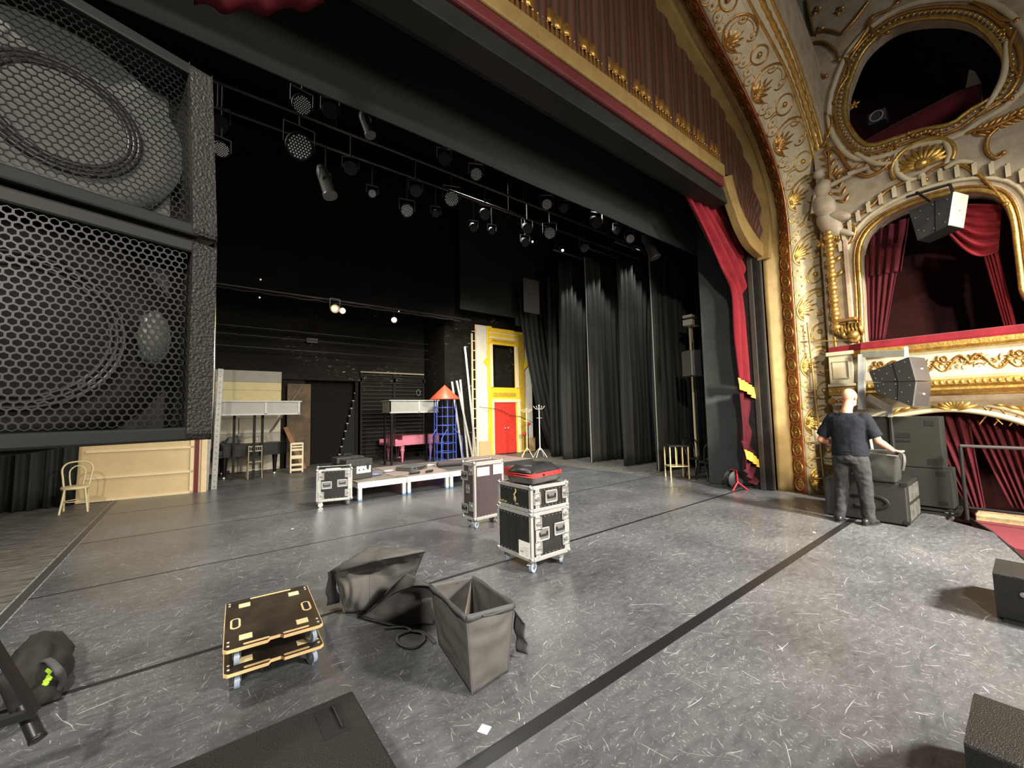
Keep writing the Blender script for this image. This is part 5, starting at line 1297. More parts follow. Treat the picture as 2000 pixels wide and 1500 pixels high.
# ================================================================== DOLLIES
def dolly(label,loc,rz,wheels=True):
    t=thing('wooden_dolly',label,'dolly',loc,rz)
    W_,D_=.54,.76; th=.018
    # outline with centre notch in front and back edges
    def ro(x,y,sx,sy,r=.025): return [(x+sx*r*(1-math.cos(a)),y+sy*r*(1-math.sin(a))) for a in (PI/2,PI/4,0)]
    P=[(0,.02),(.02,0),(W_*.42,0),(W_*.45,.028),(W_*.55,.028),(W_*.58,0),(W_-.02,0),(W_,.02),(W_,D_-.02),(W_-.02,D_),(W_*.58,D_),(W_*.55,D_-.02),(W_*.45,D_-.02),(W_*.42,D_),(.02,D_),(0,D_-.02)]
    z=.112
    m=MB(); m.prism(P,z,z+th); m.build('ply_board',plywood,t)
    m=MB(); m.prism([(x*.985+W_*.0075,y*.99+D_*.005) for x,y in P],z+th-.001,z+th+.002); m.build('black_film_top',plyblack,t)
    m=MB(); m.prism([(x*.985+W_*.0075,y*.99+D_*.005) for x,y in P],z-.002,z+.001); m.build('underside_film',plyblack,t)
    def pill(x0,x1,y0,y1,zz,h,mm,n=6):
        r=min(x1-x0,y1-y0)/2; q=[]
        if x1-x0>y1-y0: 
            q=[(x0+r+r*math.cos(a),(y0+y1)/2+r*math.sin(a)) for a in [PI/2+PI*i/n for i in range(n+1)]]+[(x1-r+r*math.cos(a),(y0+y1)/2+r*math.sin(a)) for a in [-PI/2+PI*i/n for i in range(n+1)]]
        else: q=[((x0+x1)/2+r*math.cos(a),y1-r+r*math.sin(a)) for a in [PI*i/n for i in range(n+1)]]+[((x0+x1)/2+r*math.cos(a),y0+r+r*math.sin(a)) for a in [PI+PI*i/n for i in range(n+1)]]
        mm.prism(q,zz,zz+h)
    m=MB()
    for (a,b,c_,d) in ((.1,.24,.018,.04),(.31,.46,.018,.04),(.15,.42,D_-.035,D_-.015)): pill(a,b,c_,d,z+th+.001,.002,m)
    m.build('routed_slot',plywood,t)
    for x in (.04,W_-.08):
        m=MB(); pill(x-.008,x+.05,.27,.43,z+th+.0015,.002,m); ho=m.build('hand_hole',plywood,t)
        m=MB(); pill(x+.004,x+.038,.285,.415,z+th+.003,.002,m); m.build('hole_dark',pm('hole_black',(.004,.004,.004),.9),ho)
    for x in (.08,W_-.145):
        for y in (.09,D_-.16):
            m=MB(); m.bx(x,x+.07,y,y+.07,z+th+.001,z+th+.004); m.build('caster_seat',pm('bare_ply',(.78,.62,.34),.55,var=.08),t,bevel=.002)
    m=MB()
    for x in (.025,W_-.025):
        for y in (.05,.1,D_-.05,D_-.09): m.cyl((x,y,z+th+.001),(x,y,z+th+.004),.008,.008,10)
    m.build('bolt_head',pm('pale_bolt',(.75,.7,.6),.4,.3),t)
    for i,(x,y) in enumerate(((.07,.08),(W_-.06,.08),(.07,D_-.08),(W_-.06,D_-.08))): caster(t,x,y,False,PI/2+.15*i+(i%2)*.3,.87)
    return t
dolly('lower wooden dolly with black top standing on the floor left of the open bags',(.17,2.99,0),R(-3))
dolly('upper wooden dolly with black top stacked on the lower dolly',(.165,3.0,.132),R(-4))
# ================================================================== OPEN BAGS (speaker covers)
A=onF(922,1362);B=onF(992,1316);D_=onF(857,1262);C2=B+D_-A
def above(px_,py_,base):
    d=ray(px_,py_); k=math.hypot(base.x,base.y)/math.hypot(d.x,d.y); p=CAM+d*k; return p
At,Bt,Dt=above(910,1202,A),above(1004,1178,B),above(841,1141,D_); Ct=Bt+Dt-At+Vector((0,0,.0))
def openbag(label,cor,seed,flap=None,rimw=.035,nzs=.012,opn=True,nb=.015):
    cor=[Vector(p) for p in cor]; o=sum(cor[:4],Vector())/4; o.z=0
    t=thing('open_bag',label,'bag',tuple(o)); L_=[p-o for p in cor]
    for p in L_[:4]: p.z=max(p.z,.012)
    softbox('bag_body',bagm,t,L_,seed=seed,nzs=nzs,n=18,bulge=nb,open_top=opn)
    c=L_[4:]; 
    m=MB(); 
    for i in range(4):
        a,b=c[i],c[(i+1)%4]; dz=(L_[i]-c[i]).normalized()*rimw; dz2=(L_[(i+1)%4]-c[(i+1)%4]).normalized()*rimw
        ctr=sum(c,Vector())/4; out=((a+b)/2-ctr); out.z=0; out.normalize()
        def f(u,v): 
            p=a.lerp(b,u)+(dz.lerp(dz2,u))*v; return p+out*(.008+.006*math.sin(u*9+seed))
        m.grid(f,10,1)
    m.build('webbing_rim',bagtrim,t,solid=.004)
    # edge piping
    m=MB()
    for i in range(4): m.tube([L_[i].lerp(c[i],k/8)*1.0 for k in range(9)],.004,6)
    m.build('piping',bagtrim,t)
    return t,L_,o
t,L_,o=openbag('upright open dark grey nylon bag with stiff rim, nearest the camera',[A,B,C2,D_,At,Bt,Ct,Dt],1)
m=MB(); m.grid(lambda u,v:(L_[4].lerp(L_[6],.12+.8*u)+Vector((0,.02,-.02-.25*v))),6,6); m.build('inner_divider',bagin,t,solid=.004)
m=MB(); q=[L_[5]*1.0,L_[6]*1.0]; 
f1,f2,f3,f4=[onF(x,y,z)-o for x,y,z in ((1003,1190,.3),(1022,1215,.28),(1032,1278,.03),(1010,1272,.03))]
m.grid(lambda u,v:f1.lerp(f2,u).lerp(f4.lerp(f3,u),v)+Vector((.01*math.sin(v*12),0,.01*math.sin(v*9))),4,12); m.build('velcro_flap',bagtrim,t,solid=.008)
m=MB(); e0=(L_[4].lerp(L_[5],.3))+(L_[0]-L_[4]).normalized()*.02; e1=(L_[4].lerp(L_[5],.75))+(L_[1]-L_[5]).normalized()*.02
m.tube([e0.lerp(e1,k/8)+Vector((0,-.014,-.006*math.sin(k/8*PI))) for k in range(9)],.007,6,flat=.5); m.build('carry_loop',bagtrim,t)
# middle bag: collapsed on its side
def up(px_,py_,z): return onF(px_,py_,z)
mid=[up(710,1208,0),up(840,1222,0),up(850,1185,0),up(775,1170,0)]
t,L2,o2=openbag('collapsed dark grey bag lying wedged between the two taller ones',[up(762,1224,0),up(846,1222,0),up(872,1180,.02),up(788,1165,.02),up(708,1206,.02),up(803,1132,.3),up(852,1150,.28),up(795,1118,.34)],5,nzs=.018,opn=False,nb=.03)
t,L3,o3=openbag('slumped dark grey bag at the back, right of the wooden dollies',[up(672,1200,0),up(722,1198,0),up(800,1150,0),up(700,1155,0),up(652,1112,.36),up(722,1068,.5),up(830,1075,.46),up(745,1092,.5)],9,nzs=.02,opn=False,nb=.05)
f1,f2,f3,f4=[p-o3 for p in (up(640,1118,.33),up(655,1110,.33),up(662,1178,.03),up(637,1184,.03))]
m=MB(); m.grid(lambda u,v:f1.lerp(f2,u).lerp(f4.lerp(f3,u),v)+Vector((.01*math.sin(v*9),0,.012*math.sin(v*9))),4,12); m.build('velcro_flap',bagtrim,t,solid=.008)
# strap loop on the floor
s=[up(x,y,.012) for x,y in ((750,1226),(790,1224),(805,1232),(825,1236),(828,1250),(812,1262),(790,1262),(776,1252),(778,1240),(800,1232),(826,1234),(850,1255))]
m=MB(); m.tube(catmull(s,6),.012,6,flat=.25,up=(0,0,1)); tag(m.build('strap',bagtrim),'black webbing strap looped on the floor between the bags','strap')
# bits of paper and chips
for (x,y,s_,lab) in [(946,1425,.055,'square white paper scrap near the bottom of the picture, below the bags'),(1590,1040,.03,'small white paper scrap on the floor in front of the man'),(571,1033,.03,'small white paper scrap far left, beyond the wooden dollies'),(1583,1042,.0,'')]:
    if s_: 
        p=onF(x,y); m=MB(); m.bx(-s_/2,s_/2,-s_/2,s_/2,.001,.003); tag(m.build('paper_scrap',paper,loc=tuple(p),rot=(0,0,.5)),lab,'paper')
# ================================================================== NEAR LOUDSPEAKERS
grille_me={}
def hexgrille(Wd,Hd,pitch,th,wall):
    V=[];F=[]; dx=pitch; dy=pitch*.866; R_=pitch/math.sqrt(3); r=R_-wall/math.sqrt(3)*1.15
    nx_=int(Wd/dx); ny_=int(Hd/dy)
    for j in range(ny_):
        for i in range(nx_):
            cx_=i*dx+(dx/2 if j%2 else 0)+dx/2; cz_=j*dy+R_
            b=len(V)
            for (rr,yy) in ((R_,0),(r,0),(r,th)):
                for k in range(6):
                    a=PI/6+k*PI/3; V.append((-Wd+cx_+rr*math.cos(a),yy,cz_+rr*math.sin(a)))
            for k in range(6):
                k2=(k+1)%6; F.append((b+k,b+k2,b+6+k2,b+6+k)); F.append((b+6+k,b+6+k2,b+12+k2,b+12+k))
    return V,F
def line_box(t,Wd,Hd,seed=0,bright=False):
    # local: x -Wd..0, y 0 front..back, z 0..Hd
    m=MB(); g_=hexgrille(Wd-.03,Hd-.05,.0112,.0016,.0014 if bright else .0022); m.add([(x-.014,y+.004,z+.026) for x,y,z in g_[0]],g_[1]); m.build('hex_grille',grillm,t)
    m=MB(); m.bx(-Wd,.0,0,.014,0,.024); m.bx(-Wd,.0,0,.014,Hd-.024,Hd); m.build('front_bezel',pm('bezel_grey',(.012,.013,.012),.45,spec=.25),t,bevel=.004)
    tz=.045 if bright else 0; pc_=[(-.004,0),(.3,tz),(.3,Hd),(-.004,Hd)]; yz=lambda y,z,x:(x,y,z)
    m=MB(); m.prism(pc_,-.012,.026,yz); m.build('side_cheek',spkpaint,t,bevel=.012); m=MB(); m.prism(pc_,-Wd-.02,-Wd+.02,yz); m.build('side_cheek',spkpaint,t,bevel=.012)
    m=MB(); m.prism([(.02,.003),(.3,tz),(.3,tz+.012),(.02,.015)],-Wd,0,yz); m.bx(-Wd,0,.02,.3,Hd-.012,Hd); m.bx(-Wd,0,.3,.315,tz,Hd); m.build('cabinet_shell',spkpaint,t)
    bf=pm('baffle_grey',(.16,.16,.155) if bright else (.02,.02,.02),.4,.2) if False else pm('baffle_bright' if bright else 'baffle_dark',(.2,.2,.19) if bright else (.005,.005,.005),.5)
    m=MB(); m.bx(-Wd,-.0,.1,.11,.02,Hd); m.build('baffle',bf,t)
    cone=pm('cone_silver' if bright else 'cone_dark',(.95,.92,.78) if bright else (.005,.005,.005),.3 if bright else .6,1.0 if bright else .0,spec=.5 if bright else .12)
    ring=pm('surround_rubber',(.012,.012,.012),.4); fl_=pm('waveguide_grey' if bright else 'waveguide_black',(.10,.105,.10) if bright else (.006,.006,.006),.5,spec=.15)
    ax=Matrix.Rotation(R(90),3,'X')
    for cx_,r_ in ((-.165 if bright else -.2,.078 if bright else .095),(-.52,.1)):
        c_=(cx_,.07,Hd*.48)
        m=MB(); m.lathe([(.0,.0),(r_*.25,.002),(r_*.32,-.02),(r_*.9,.01),(r_,.012)],36,c_,ax); cn=m.build('woofer_cone',cone,t)
        m=MB(); 
        for q in (1.04,1.13,1.22): m.tube([(cx_+r_*q*math.cos(a*PI/20),.058,Hd*.48+r_*q*math.sin(a*PI/20)) for a in range(40)],.005,6,closed=True)
        m.build('surround',ring,cn)
        m=MB(); m.lathe([(r_*1.25,.014),(r_*1.5,.008),(r_*2.0,.03),(r_*2.05,.0)],40,c_,ax,(1,.95)); m.build('waveguide',fl_,t)
    if not bright:
        m=MB(); m.lathe([(0,0),(.03,.004),(.034,-.01)],8,(-.05,.03,Hd*.5),ax,(.7,1.5)); m.build('port_plate',pm('port_grey',(.09,.1,.09),.5),t)
P0=Vector((-.0,.93,0)); zj=1.952
lower=thing('line_array_speaker','lower black loudspeaker with hexagonal grille filling the left edge of the view','loudspeaker',(P0.x,P0.y,zj-.37),R(20))
line_box(lower,.7,.365)
lower.scale=(1,1,1)
upper=thing('line_array_speaker','upper black loudspeaker with silver cone behind its grille, tilted on top of the lower one','loudspeaker',(P0.x,P0.y+.0,zj+.004),R(20))
line_box(upper,.7,.36,bright=True)
upper.rotation_euler=(R(-7),0,R(20))
ba=thing('speaker_bracket','steel bracket holding the two near loudspeakers from above','bracket',(P0.x-.35,P0.y+.32,zj),R(20))
m=MB(); m.bx(-.04,.04,.1,.18,-.4,4.5); m.bx(-.03,.03,-.02,.12,-.2,-.14); m.bx(-.03,.03,.0,.12,.2,.26); m.build('bracket_post',steel,ba)
# bright light bulb glint inside upper speaker is the reflection of house lights on the silver cone
# ================================================================== RIGHT SPEAKER PAIR ON BRACKET
def trap_speaker(name,label,pts_near,depth_v,hpair,parent_loc):
    pass
Xs=8.3
fr_t=onX(1773,697,Xs);fr_m=onX(1787,742,Xs);fr_b=onX(1778,794,Xs)
arr=[]
def wedgebox(name,label,front,back,side_w,mat,frontmat,grp=None):
    """front: (top,bottom) points of the near front edge; back: (top,bottom) of rear edge; side_w vector across"""
    o=(front[0]+front[1]+back[0]+back[1])/4; sw=Vector(side_w)
    t=thing(name,label,'loudspeaker',tuple(o)); f0,f1,b0,b1=[p-o for p in (front[0],front[1],back[0],back[1])]
    m=MB(); P=[f0,f1,b1,b0,f0+sw,f1+sw,b1+sw*.8,b0+sw*.8]; m.add(P,[(0,1,2,3),(7,6,5,4),(0,3,7,4),(1,5,6,2),(3,2,6,7)]); m.build('cabinet',mat,t,bevel=0)
    m=MB(); e=(f0-b0).normalized()*.012; m.add([f0,f1,f1+sw,f0+sw,f0+e+sw*.04,f1+e+sw*.04,f1+e+sw*.96,f0+e+sw*.96],[(4,5,6,7),(0,1,5,4),(1,2,6,5),(2,3,7,6),(3,0,4,7)]); m.build('grille',frontmat,t)
    m=MB()
    n=(b0-f0).cross(f1-f0).normalized(); 
    if n.dot(-sw)<0: n=-n
    for u,v in ((.12,.15),(.12,.85),(.45,.12),(.45,.88),(.75,.15),(.75,.8),(.3,.5),(.6,.5),(.9,.3),(.9,.7)):
        p=f0.lerp(b0,u).lerp(f1.lerp(b1,u),v); m.cyl(p,p+n*.006,.008,.008,8)
    m.build('rigging_pin',pm('dull_pin',(.2,.2,.19),.35,.6),t)
    m=MB(); a=f0.lerp(b0,.38);b=f1.lerp(b1,.38); m.bar(a+n*.003,b+n*.003,.012,.006); m.build('rigging_rail',blackm,t)
    if True:
        m=MB(); c_=(f0+f1)/2+sw*.5+e*1.2; m.ball(c_+Vector((0,0,0)),.022,10,6,(1,1,.8)); m.build('badge',pm('badge_silver',(.6,.55,.5),.4,.5),t)
    return t
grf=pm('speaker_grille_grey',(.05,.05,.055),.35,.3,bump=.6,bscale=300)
wx=lambda x,y,X_:onX(x,y,X_)
wedgebox('line_array_speaker','upper trapezoidal black loudspeaker of the pair hanging in front of the gilded parapet',(wx(1775,697,8.0),wx(1788,744,8.0)),(wx(1697,726,8.0),wx(1705,746,8.0)),(.5,-.1,0),pm('black_cabinet',(.006,.006,.006),.55,spec=.25,bump=.5,bscale=150),grf)
wedgebox('line_array_speaker','lower trapezoidal black loudspeaker of the pair beside the man\'s head',(wx(1788,745,8.0),wx(1782,794,8.0)),(wx(1705,747,8.0),wx(1712,768,8.0)),(.5,-.1,0),pm('black_cabinet',(.006,.006,.006),.55,spec=.25,bump=.5,bscale=150),grf)
# bracket
br=thing('speaker_bracket','pale steel gallows bracket carrying the pair of hanging loudspeakers','bracket',(8.6,1.7,0))
m=MB(); a=wx(1683,692,8.75);b=wx(1683,800,8.75); O_=Vector((8.6,1.7,0)); galv=pm('galvanised',(.55,.58,.56),.45,.5,var=.12,vscale=8)
m.bar(a-O_,b-O_,.09,.09); c_=wx(1770,690,8.5); m.bar(a-O_,c_-O_,.07,.1); m.bar(c_-O_,c_-O_+Vector((0,0,.1)),.05); m.bar(c_-O_,c_-O_-Vector((0,0,.1)),.05); m.build('upper_arm',galv,br,bevel=.005)
m=MB(); a=wx(1695,775,8.75);b=wx(1738,800,8.6); m.bar(a-O_,b-O_,.05,.1); m.bar(b-O_+Vector((0,0,.06)),b-O_-Vector((0,0,.12)),.06); m.build('lower_arm',galv,br,bevel=.005)
m=MB(); m.cyl(b-O_-Vector((0,0,.12)),b-O_-Vector((0,0,.75)),.03,.03,12); m.build('support_tube',blackm,br)
# bright speaker in front of the arched window
fb=[wx(1862,375,8.6),wx(1852,440,8.6)]
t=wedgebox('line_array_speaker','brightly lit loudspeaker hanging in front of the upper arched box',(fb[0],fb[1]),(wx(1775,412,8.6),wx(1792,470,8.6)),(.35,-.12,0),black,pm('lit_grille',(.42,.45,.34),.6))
br=thing('speaker_bracket','small black strut bracket above the bright hanging loudspeaker','bracket',tuple(fb[0]))
m=MB(); a=wx(1770,385,8.9)-fb[0]; b=wx(1855,360,8.9)-fb[0]; m.bar(a,b,.03); m.bar(wx(1790,375,8.9)-fb[0],wx(1820,395,8.8)-fb[0],.03); m.bar(b,Vector((.15,0,-.05)),.03); m.build('strut',blackm,br)
# ================================================================== MAN'S CORNER: SUBS, BAG, BIG SPEAKERS
t=thing('subwoofer','scuffed black subwoofer cabinet on the floor behind the man, bag standing on it','loudspeaker',(7.47,1.12,0))
m=MB(); m.bx(0,.85,0,.9,.015,.56); m.build('cabinet',spkpaint,t,bevel=.015)
m=MB()
for i in range(3):
    for j in range(2): m.bx(.1+.25*i,.3+.25*i,-.012,-.0,.06+.25*j,.26+.25*j)
m.build('side_panel',pm('worn_panel',(.11,.11,.1),.5,col2=(.03,.03,.03),vscale=9),t,bevel=.004)
m=MB(); m.tube(catmull([(-.006,.55,.2),(-.006,.3,.2),(-.006,.2,.27),(-.006,.3,.35),(-.006,.6,.35)],6),.03,8,flat=.3,up=(1,0,0)); m.build('handle_recess',black,t)
m=MB()
for x,y in ((0,0),(.85,0),(0,.9),(.85,.9)): 
    for z in (.03,.53): m.bx(x-.012,x+.05 if x==0 else x+.012,y-.012,y+.05 if y==0 else y+.012,z,z+.04)
m.build('corner_plate',blackm,t)
wb0=Vector((7.62,1.32,0))
t=thing('open_bag','dark grey bag standing on the subwoofer under the man\'s right hand','bag',(7.62,1.33,.565))
cor=[(-.17,-.12,0),(.17,-.12,0),(.17,.3,0),(-.17,.3,0),(-.2,-.16,.37),(.2,-.14,.4),(.2,.33,.4),(-.2,.33,.4)]
softbox('bag_body',pm('dark_nylon',(.03,.03,.029),.7,spec=.25,var=.15),t,cor,nzs=.012,seed=3,bulge=.02)
m=MB(); m.tube([Vector(cor[i]) for i in (4,5,6,7)],.012,6,closed=True); m.build('webbing_rim',bagtrim,t)
m=MB(); m.tube(catmull([(.05,-.15,.39),(.0,-.19,.37),(-.05,-.2,.28),(-.02,-.17,.16)],5),.018,6,flat=.4); m.build('strap',bagtrim,t)
def bigspk(label,loc,W_,Hh,dz=.0):
    t=thing('pa_speaker',label,'loudspeaker',loc)
    m=MB(); m.bx(0,.5,-W_,0,0,Hh); m.build('cabinet',pm('grey_cover_cloth',(.016,.017,.015),.85,spec=.2,var=.1,vscale=3),t,bevel=.012)
    m=MB(); m.bx(-.006,.0,-W_*.5-.1,-W_*.5+.1,Hh*.58,Hh*.58+.07); m.bx(-.008,0,-W_*.5-.1,-W_*.5+.1,Hh*.5,Hh*.5+.03); m.build('recessed_handle',black,t)
    m=MB(); m.bx(-.004,0,-W_+.06,-W_+.16,Hh*.82,Hh*.93); m.build('corner_patch',black,t); m=MB(); m.bx(-.004,0,-W_+.06,-W_+.16,Hh*.08,Hh*.18); m.build('corner_patch',black,t)
    return t
bigspk('lower large covered loudspeaker on a trolley in the low box arch',(8.62,1.72,.1),.92,.56)
bigspk('upper large covered loudspeaker stacked on the lower one in the low box arch',(8.62,1.72,.665),.85,.76)
bigspk('narrow covered loudspeaker beside the upper large one, behind the man\'s arm',(8.66,2.08,.665),.33,.55)
bigspk('small covered cabinet under the narrow loudspeaker behind the man',(8.66,2.08,.1),.33,.56)
t=thing('speaker_trolley','low dark steel trolley carrying the stacked large loudspeakers','trolley',(8.6,.78,0))
m=MB(); 
for z in (.02,.07): m.bar((0,-.02,z),(0,1.4,z),.03); m.bar((.5,-.02,z),(.5,1.4,z),.03)
for y in (0,.45,.9,1.38): m.bar((0,y,.045),(.5,y,.045),.05)
m.build('frame',blackm,t)
m=MB(); m.bx(.0,.02,.4,.44,.9,1.35); 
o=thing('white_strip','pale upright strip leaning between the covered loudspeakers','strip',(8.55,1.62,.72),R(0)); m=MB(); m.bar((0,0,0),(0,.05,.62),.07,.02); m.build('strip_body',galv,o)
# handrail
t=thing('handrail','dark steel handrail with post between stage and the low box','handrail',(8.5,.68,0))
rl=blackm
m=MB(); m.cyl((0,0,0),(0,0,1.02),.022,.022,12); m.build('post',rl,t)
m=MB(); m.cyl((0,0,1.02),(.0,-2.2,1.0),.022,.022,12); m.build('top_rail',pm('worn_steel',(.12,.12,.12),.35,.6),t)
m=MB(); m.cyl((0,0,.17),(0,-2.2,.17),.018,.018,10); m.build('lower_rail',rl,t)
# red carpet landing
m=MB(); m.prism([(8.7,.66),(7.95,.42),(7.4,.25),(7.4,-2.5),(9.6,-2.5),(9.6,.66)],-.12,-.04); o=m.build('carpet_landing',pm('crimson_carpet',(.13,.014,.024),.85,var=.15,vscale=20,bump=.3)); tag(o,'crimson carpeted landing at the right edge behind the handrail','carpet')
m=MB(); m.tube([(8.7,.67,-.02),(7.95,.43,-.02),(6.6,.13,-.01)],.02,6); tag(m.build('edge_trim',black),'black edge trim along the stage rim by the crimson carpet','trim')
m=MB(); m.bx(8.75,9.15,-.9,.62,-.04,.04); tag(m.build('threshold_board',pm('splintered_wood',(.5,.4,.22),.7,col2=(.2,.15,.08),vscale=8),bevel=.01),'splintered pale threshold board above the crimson carpet','board')
# wall pipes in front of the scroll band
t=thing('wall_conduit','thin gold painted conduit ladder climbing in front of the cream scroll band','conduit',(9.05,2.5,0))
O_=Vector((9.05,2.5,0)); a=onX(1613,965,9.05)-O_;b=onX(1577,630,9.05)-O_; m=MB(); m.tube([a,b],.018,8); m.build('riser',goldflat,t)
m=MB()
for y_,x0_,x1_ in ((668,1560,1660),(725,1577,1662),(775,1575,1610),(812,1580,1640),(865,1570,1650),(895,1590,1650),(935,1595,1640)):
    m.tube([onX(x0_,y_,9.05)-O_,onX(x1_,y_-4,9.05)-O_],.01,6)
m.build('rung',goldflat,t)
# cable reel
c=onF(1444,957)
t=thing('cable_reel','black cable reel with a red metal stand at the foot of the masking flat','cable reel',(c.x,c.y+.1,0),R(-25))
m=MB(); ax=Matrix.Rotation(R(90),3,'X'); m.lathe([(.03,-.07),(.17,-.07),(.175,-.06),(.1,-.055),(.1,.055),(.175,.06),(.17,.07),(.03,.07)],28,(0,0,.2),ax); m.build('drum',rubber,t)
m=MB(); 
for s in (-1,1): m.tube([(0,-.1,.2),(s*.0,-.11,.16),(s*.17,-.16,.01)],.014,8)
m.tube([(0,-.1,.16),(0,-.1,.38)],.014,8); m.tube([(0,-.09,.38),(0,.08,.38)],.012,8); m.build('stand',pm('signal_red',(.65,.02,.03),.4),t)
# small gold table
t=thing('side_table','small gold metal side table with black top before the nearest leg curtain','table',(9.0,5.28,0),R(-38))
gm=pm('brass_frame',(.6,.5,.26),.4,.5)
m=MB(); m.bx(-.24,.24,-.2,.2,.74,.775); m.build('table_top',black,t,bevel=.006)
for sx in (-1,1):
    for sy in (-1,1): m=MB(); m.bx(sx*.21-.012,sx*.21+.012,sy*.17-.012,sy*.17+.012,0,.74); m.build('leg',gm,t)
m=MB(); m.bx(-.22,.22,-.18,.18,.28,.3); 
for q in (-.08,.08): 
    for sy in (-.17,.17): m.bx(q-.008,q+.008,sy-.008,sy+.008,.3,.74)
m.build('lower_shelf',gm,t)
# lighting tower behind masking flat
t=thing('lighting_tower','pale upright boom tower with lattice behind the masking flat','tower',(10.0,5.24,0))
m=MB()
for x in (0,.3): m.cyl((x,0,0),(x,0,3.4),.02,.02,8)
for i in range(12): m.cyl((0,0,.2+i*.28),(.3,0,.2+i*.28),.01,.01,6)
m.build('lattice',blackm,t)
m=MB(); m.bx(.1,.22,.12,.16,0,3.9); m.build('timber_upright',pm('cream_timber',(.6,.5,.3),.6),t)
m=MB(); m.bx(-.12,.3,-.05,.2,3.75,3.9); m.bx(-.12,.25,-.05,.2,3.95,4.02); m.build('lamp_bracket',pm('pale_bracket',(.5,.48,.4),.5),t,bevel=.01)
p=onX(1370,705,9.3); t=thing('wall_speaker','dark rectangular loudspeaker mounted high at the left edge of the masking flat','loudspeaker',(9.2,p.y,p.z),R(-25))
m=MB(); m.bx(-.25,.2,-.05,.3,-.35,.25); m.build('cabinet',pm('grey_speaker',(.06,.06,.055),.5),t,bevel=.02)
m=MB(); m.bx(-.23,.18,-.058,-.05,-.33,.23); m.build('grille',grf,t)
# ================================================================== FOREGROUND
t=thing('floor_subwoofer','textured black subwoofer top with recessed handles at the bottom edge of the picture','loudspeaker',(.59,1.96,0))
m=MB(); m.bx(-1.15,0,-.75,0,.012,.40); m.build('cabinet',spkpaint,t,bevel=.012)
for hx_,hy in ((-.12,-.1),(-.62,-.1)):
    m=MB(); m.bx(hx_-.05,hx_+.05,hy-.13,hy+.05,.399,.4025); h_=m.build('handle_pocket',pm('pocket_black',(.004,.004,.004),.7),t)
    m=MB(); m.cyl((hx_+.02,hy-.11,.405),(hx_+.02,hy+.03,.405),.009,.009,10); m.build('handle_bar',blackm,h_)
for lab,(x0_,x1_,y0_,y1_,hh_) in (('black floor monitor wedge cut by the right edge of the picture, with silver knob',(4.75,5.5,-.5,.28,.35)),('textured black floor monitor in the bottom right corner of the picture',(2.22,2.9,-.6,.24,.40))):
    t=thing('floor_monitor',lab,'loudspeaker',(x0_,y0_,0)); w_,d_=x1_-x0_,y1_-y0_
    m=MB(); m.prism([(0.0,.012),(w_*.55,.012),(w_*.7,.05),(w_*.36,hh_),(0,hh_)] if False else [(.04,.012),(w_,.012),(w_,hh_*.5),(w_*.6,hh_),(0,hh_)],0,d_,lambda x,z,y:(x,y,z)); m.build('cabinet',spkpaint,t,bevel=.012)
    m=MB(); m.bx(-.003,.0,.04,d_-.03,.03,hh_-.03) ; 
    m=MB(); m.cyl((.0,d_-.14,hh_*.66),(-.012,d_-.14,hh_*.66),.018,.018,14); m.ball((-.014,d_-.14,hh_*.66),.009,8,6); m.build('knob',steel,t)
    m=MB(); m.bx(-.0,.2,.05,d_-.03,.0,.014); m.build('rubber_base',rubber,t)
# camera bag at bottom left
c=onF(75,1330)
t=thing('shoulder_bag','dark grey soft shoulder bag with strap on the floor at the bottom left','bag',(c.x,c.y,0))
q=[onF(x,y,z)-Vector((c.x,c.y,0)) for x,y,z in ((20,1400,.01),(120,1365,.01),(140,1265,.01),(60,1262,.01),(-10,1330,.26),(95,1300,.22),(122,1232,.2),(60,1240,.24))]
softbox('bag_body',pm('shaded_nylon',(.028,.027,.025),.75,spec=.2,var=.2),t,q,open_top=False,nzs=.02,seed=2,bulge=.05)  # shadow over the bag is put into its darker nylon colour
m=MB(); P=[onF(x,y,.2)-Vector((c.x,c.y,0)) for x,y in ((5,1330),(45,1285),(80,1250),(100,1232))]; m.tube(catmull(P,6),.014,6,flat=.4); m.tube([p+Vector((.03,-.02,.0)) for p in catmull(P,6)],.006,6); m.build('zip',bagtrim,t)
m=MB(); P=[onF(x,y,z)-Vector((c.x,c.y,0)) for x,y,z in ((80,1295,.22),(95,1290,.26),(115,1310,.24),(122,1330,.12),(112,1350,.05),(95,1365,.03))]; m.tube(catmull(P,6),.02,8,flat=.5); m.build('grip_loop',bagtrim,t)
m=MB(); P=[onF(x,y,.2)-Vector((c.x,c.y,0)) for x,y in ((90,1310),(97,1316),(92,1322),(98,1328),(86,1330),(92,1337),(84,1336))]
m.tube(catmull(P,4),.006,6); m.tube([p+Vector((.004,.004,.006)) for p in catmull(P,4)][::-1],.005,6); m.build('neon_tag',pm('neon_green',(.45,.8,.05),.5),t,label='neon green knotted cord tag')
# tripod-like stand in the corner
p0=onF(-20,1245,.75);p1=onF(70,1390,.42)
t=thing('equipment_stand','dark steel stand bar with an open tube end crossing the bottom left corner','stand',tuple(p1))
m=MB(); m.bar(p0-p1,Vector((0,0,0)),.035,.02); m.bar((-.3,0,.0),(0,0,0),.03); m.build('bar',blackm,t)
m=MB(); e1=onF(72,1440,.32)-p1; s0=onF(45,1380,.42)-p1; m.cyl(s0,e1,.026,.026,16,cap=False); m.lathe([(.018,0),(.028,.0),(.028,.012),(.018,.012)],16,e1,(e1-s0).to_track_quat('Z','Y').to_matrix()); m.build('open_tube',blackm,t)
m=MB(); m.bar((-.25,0,0),(-.25,0,-p1.z+.0),.03); m.build('upright',blackm,t)
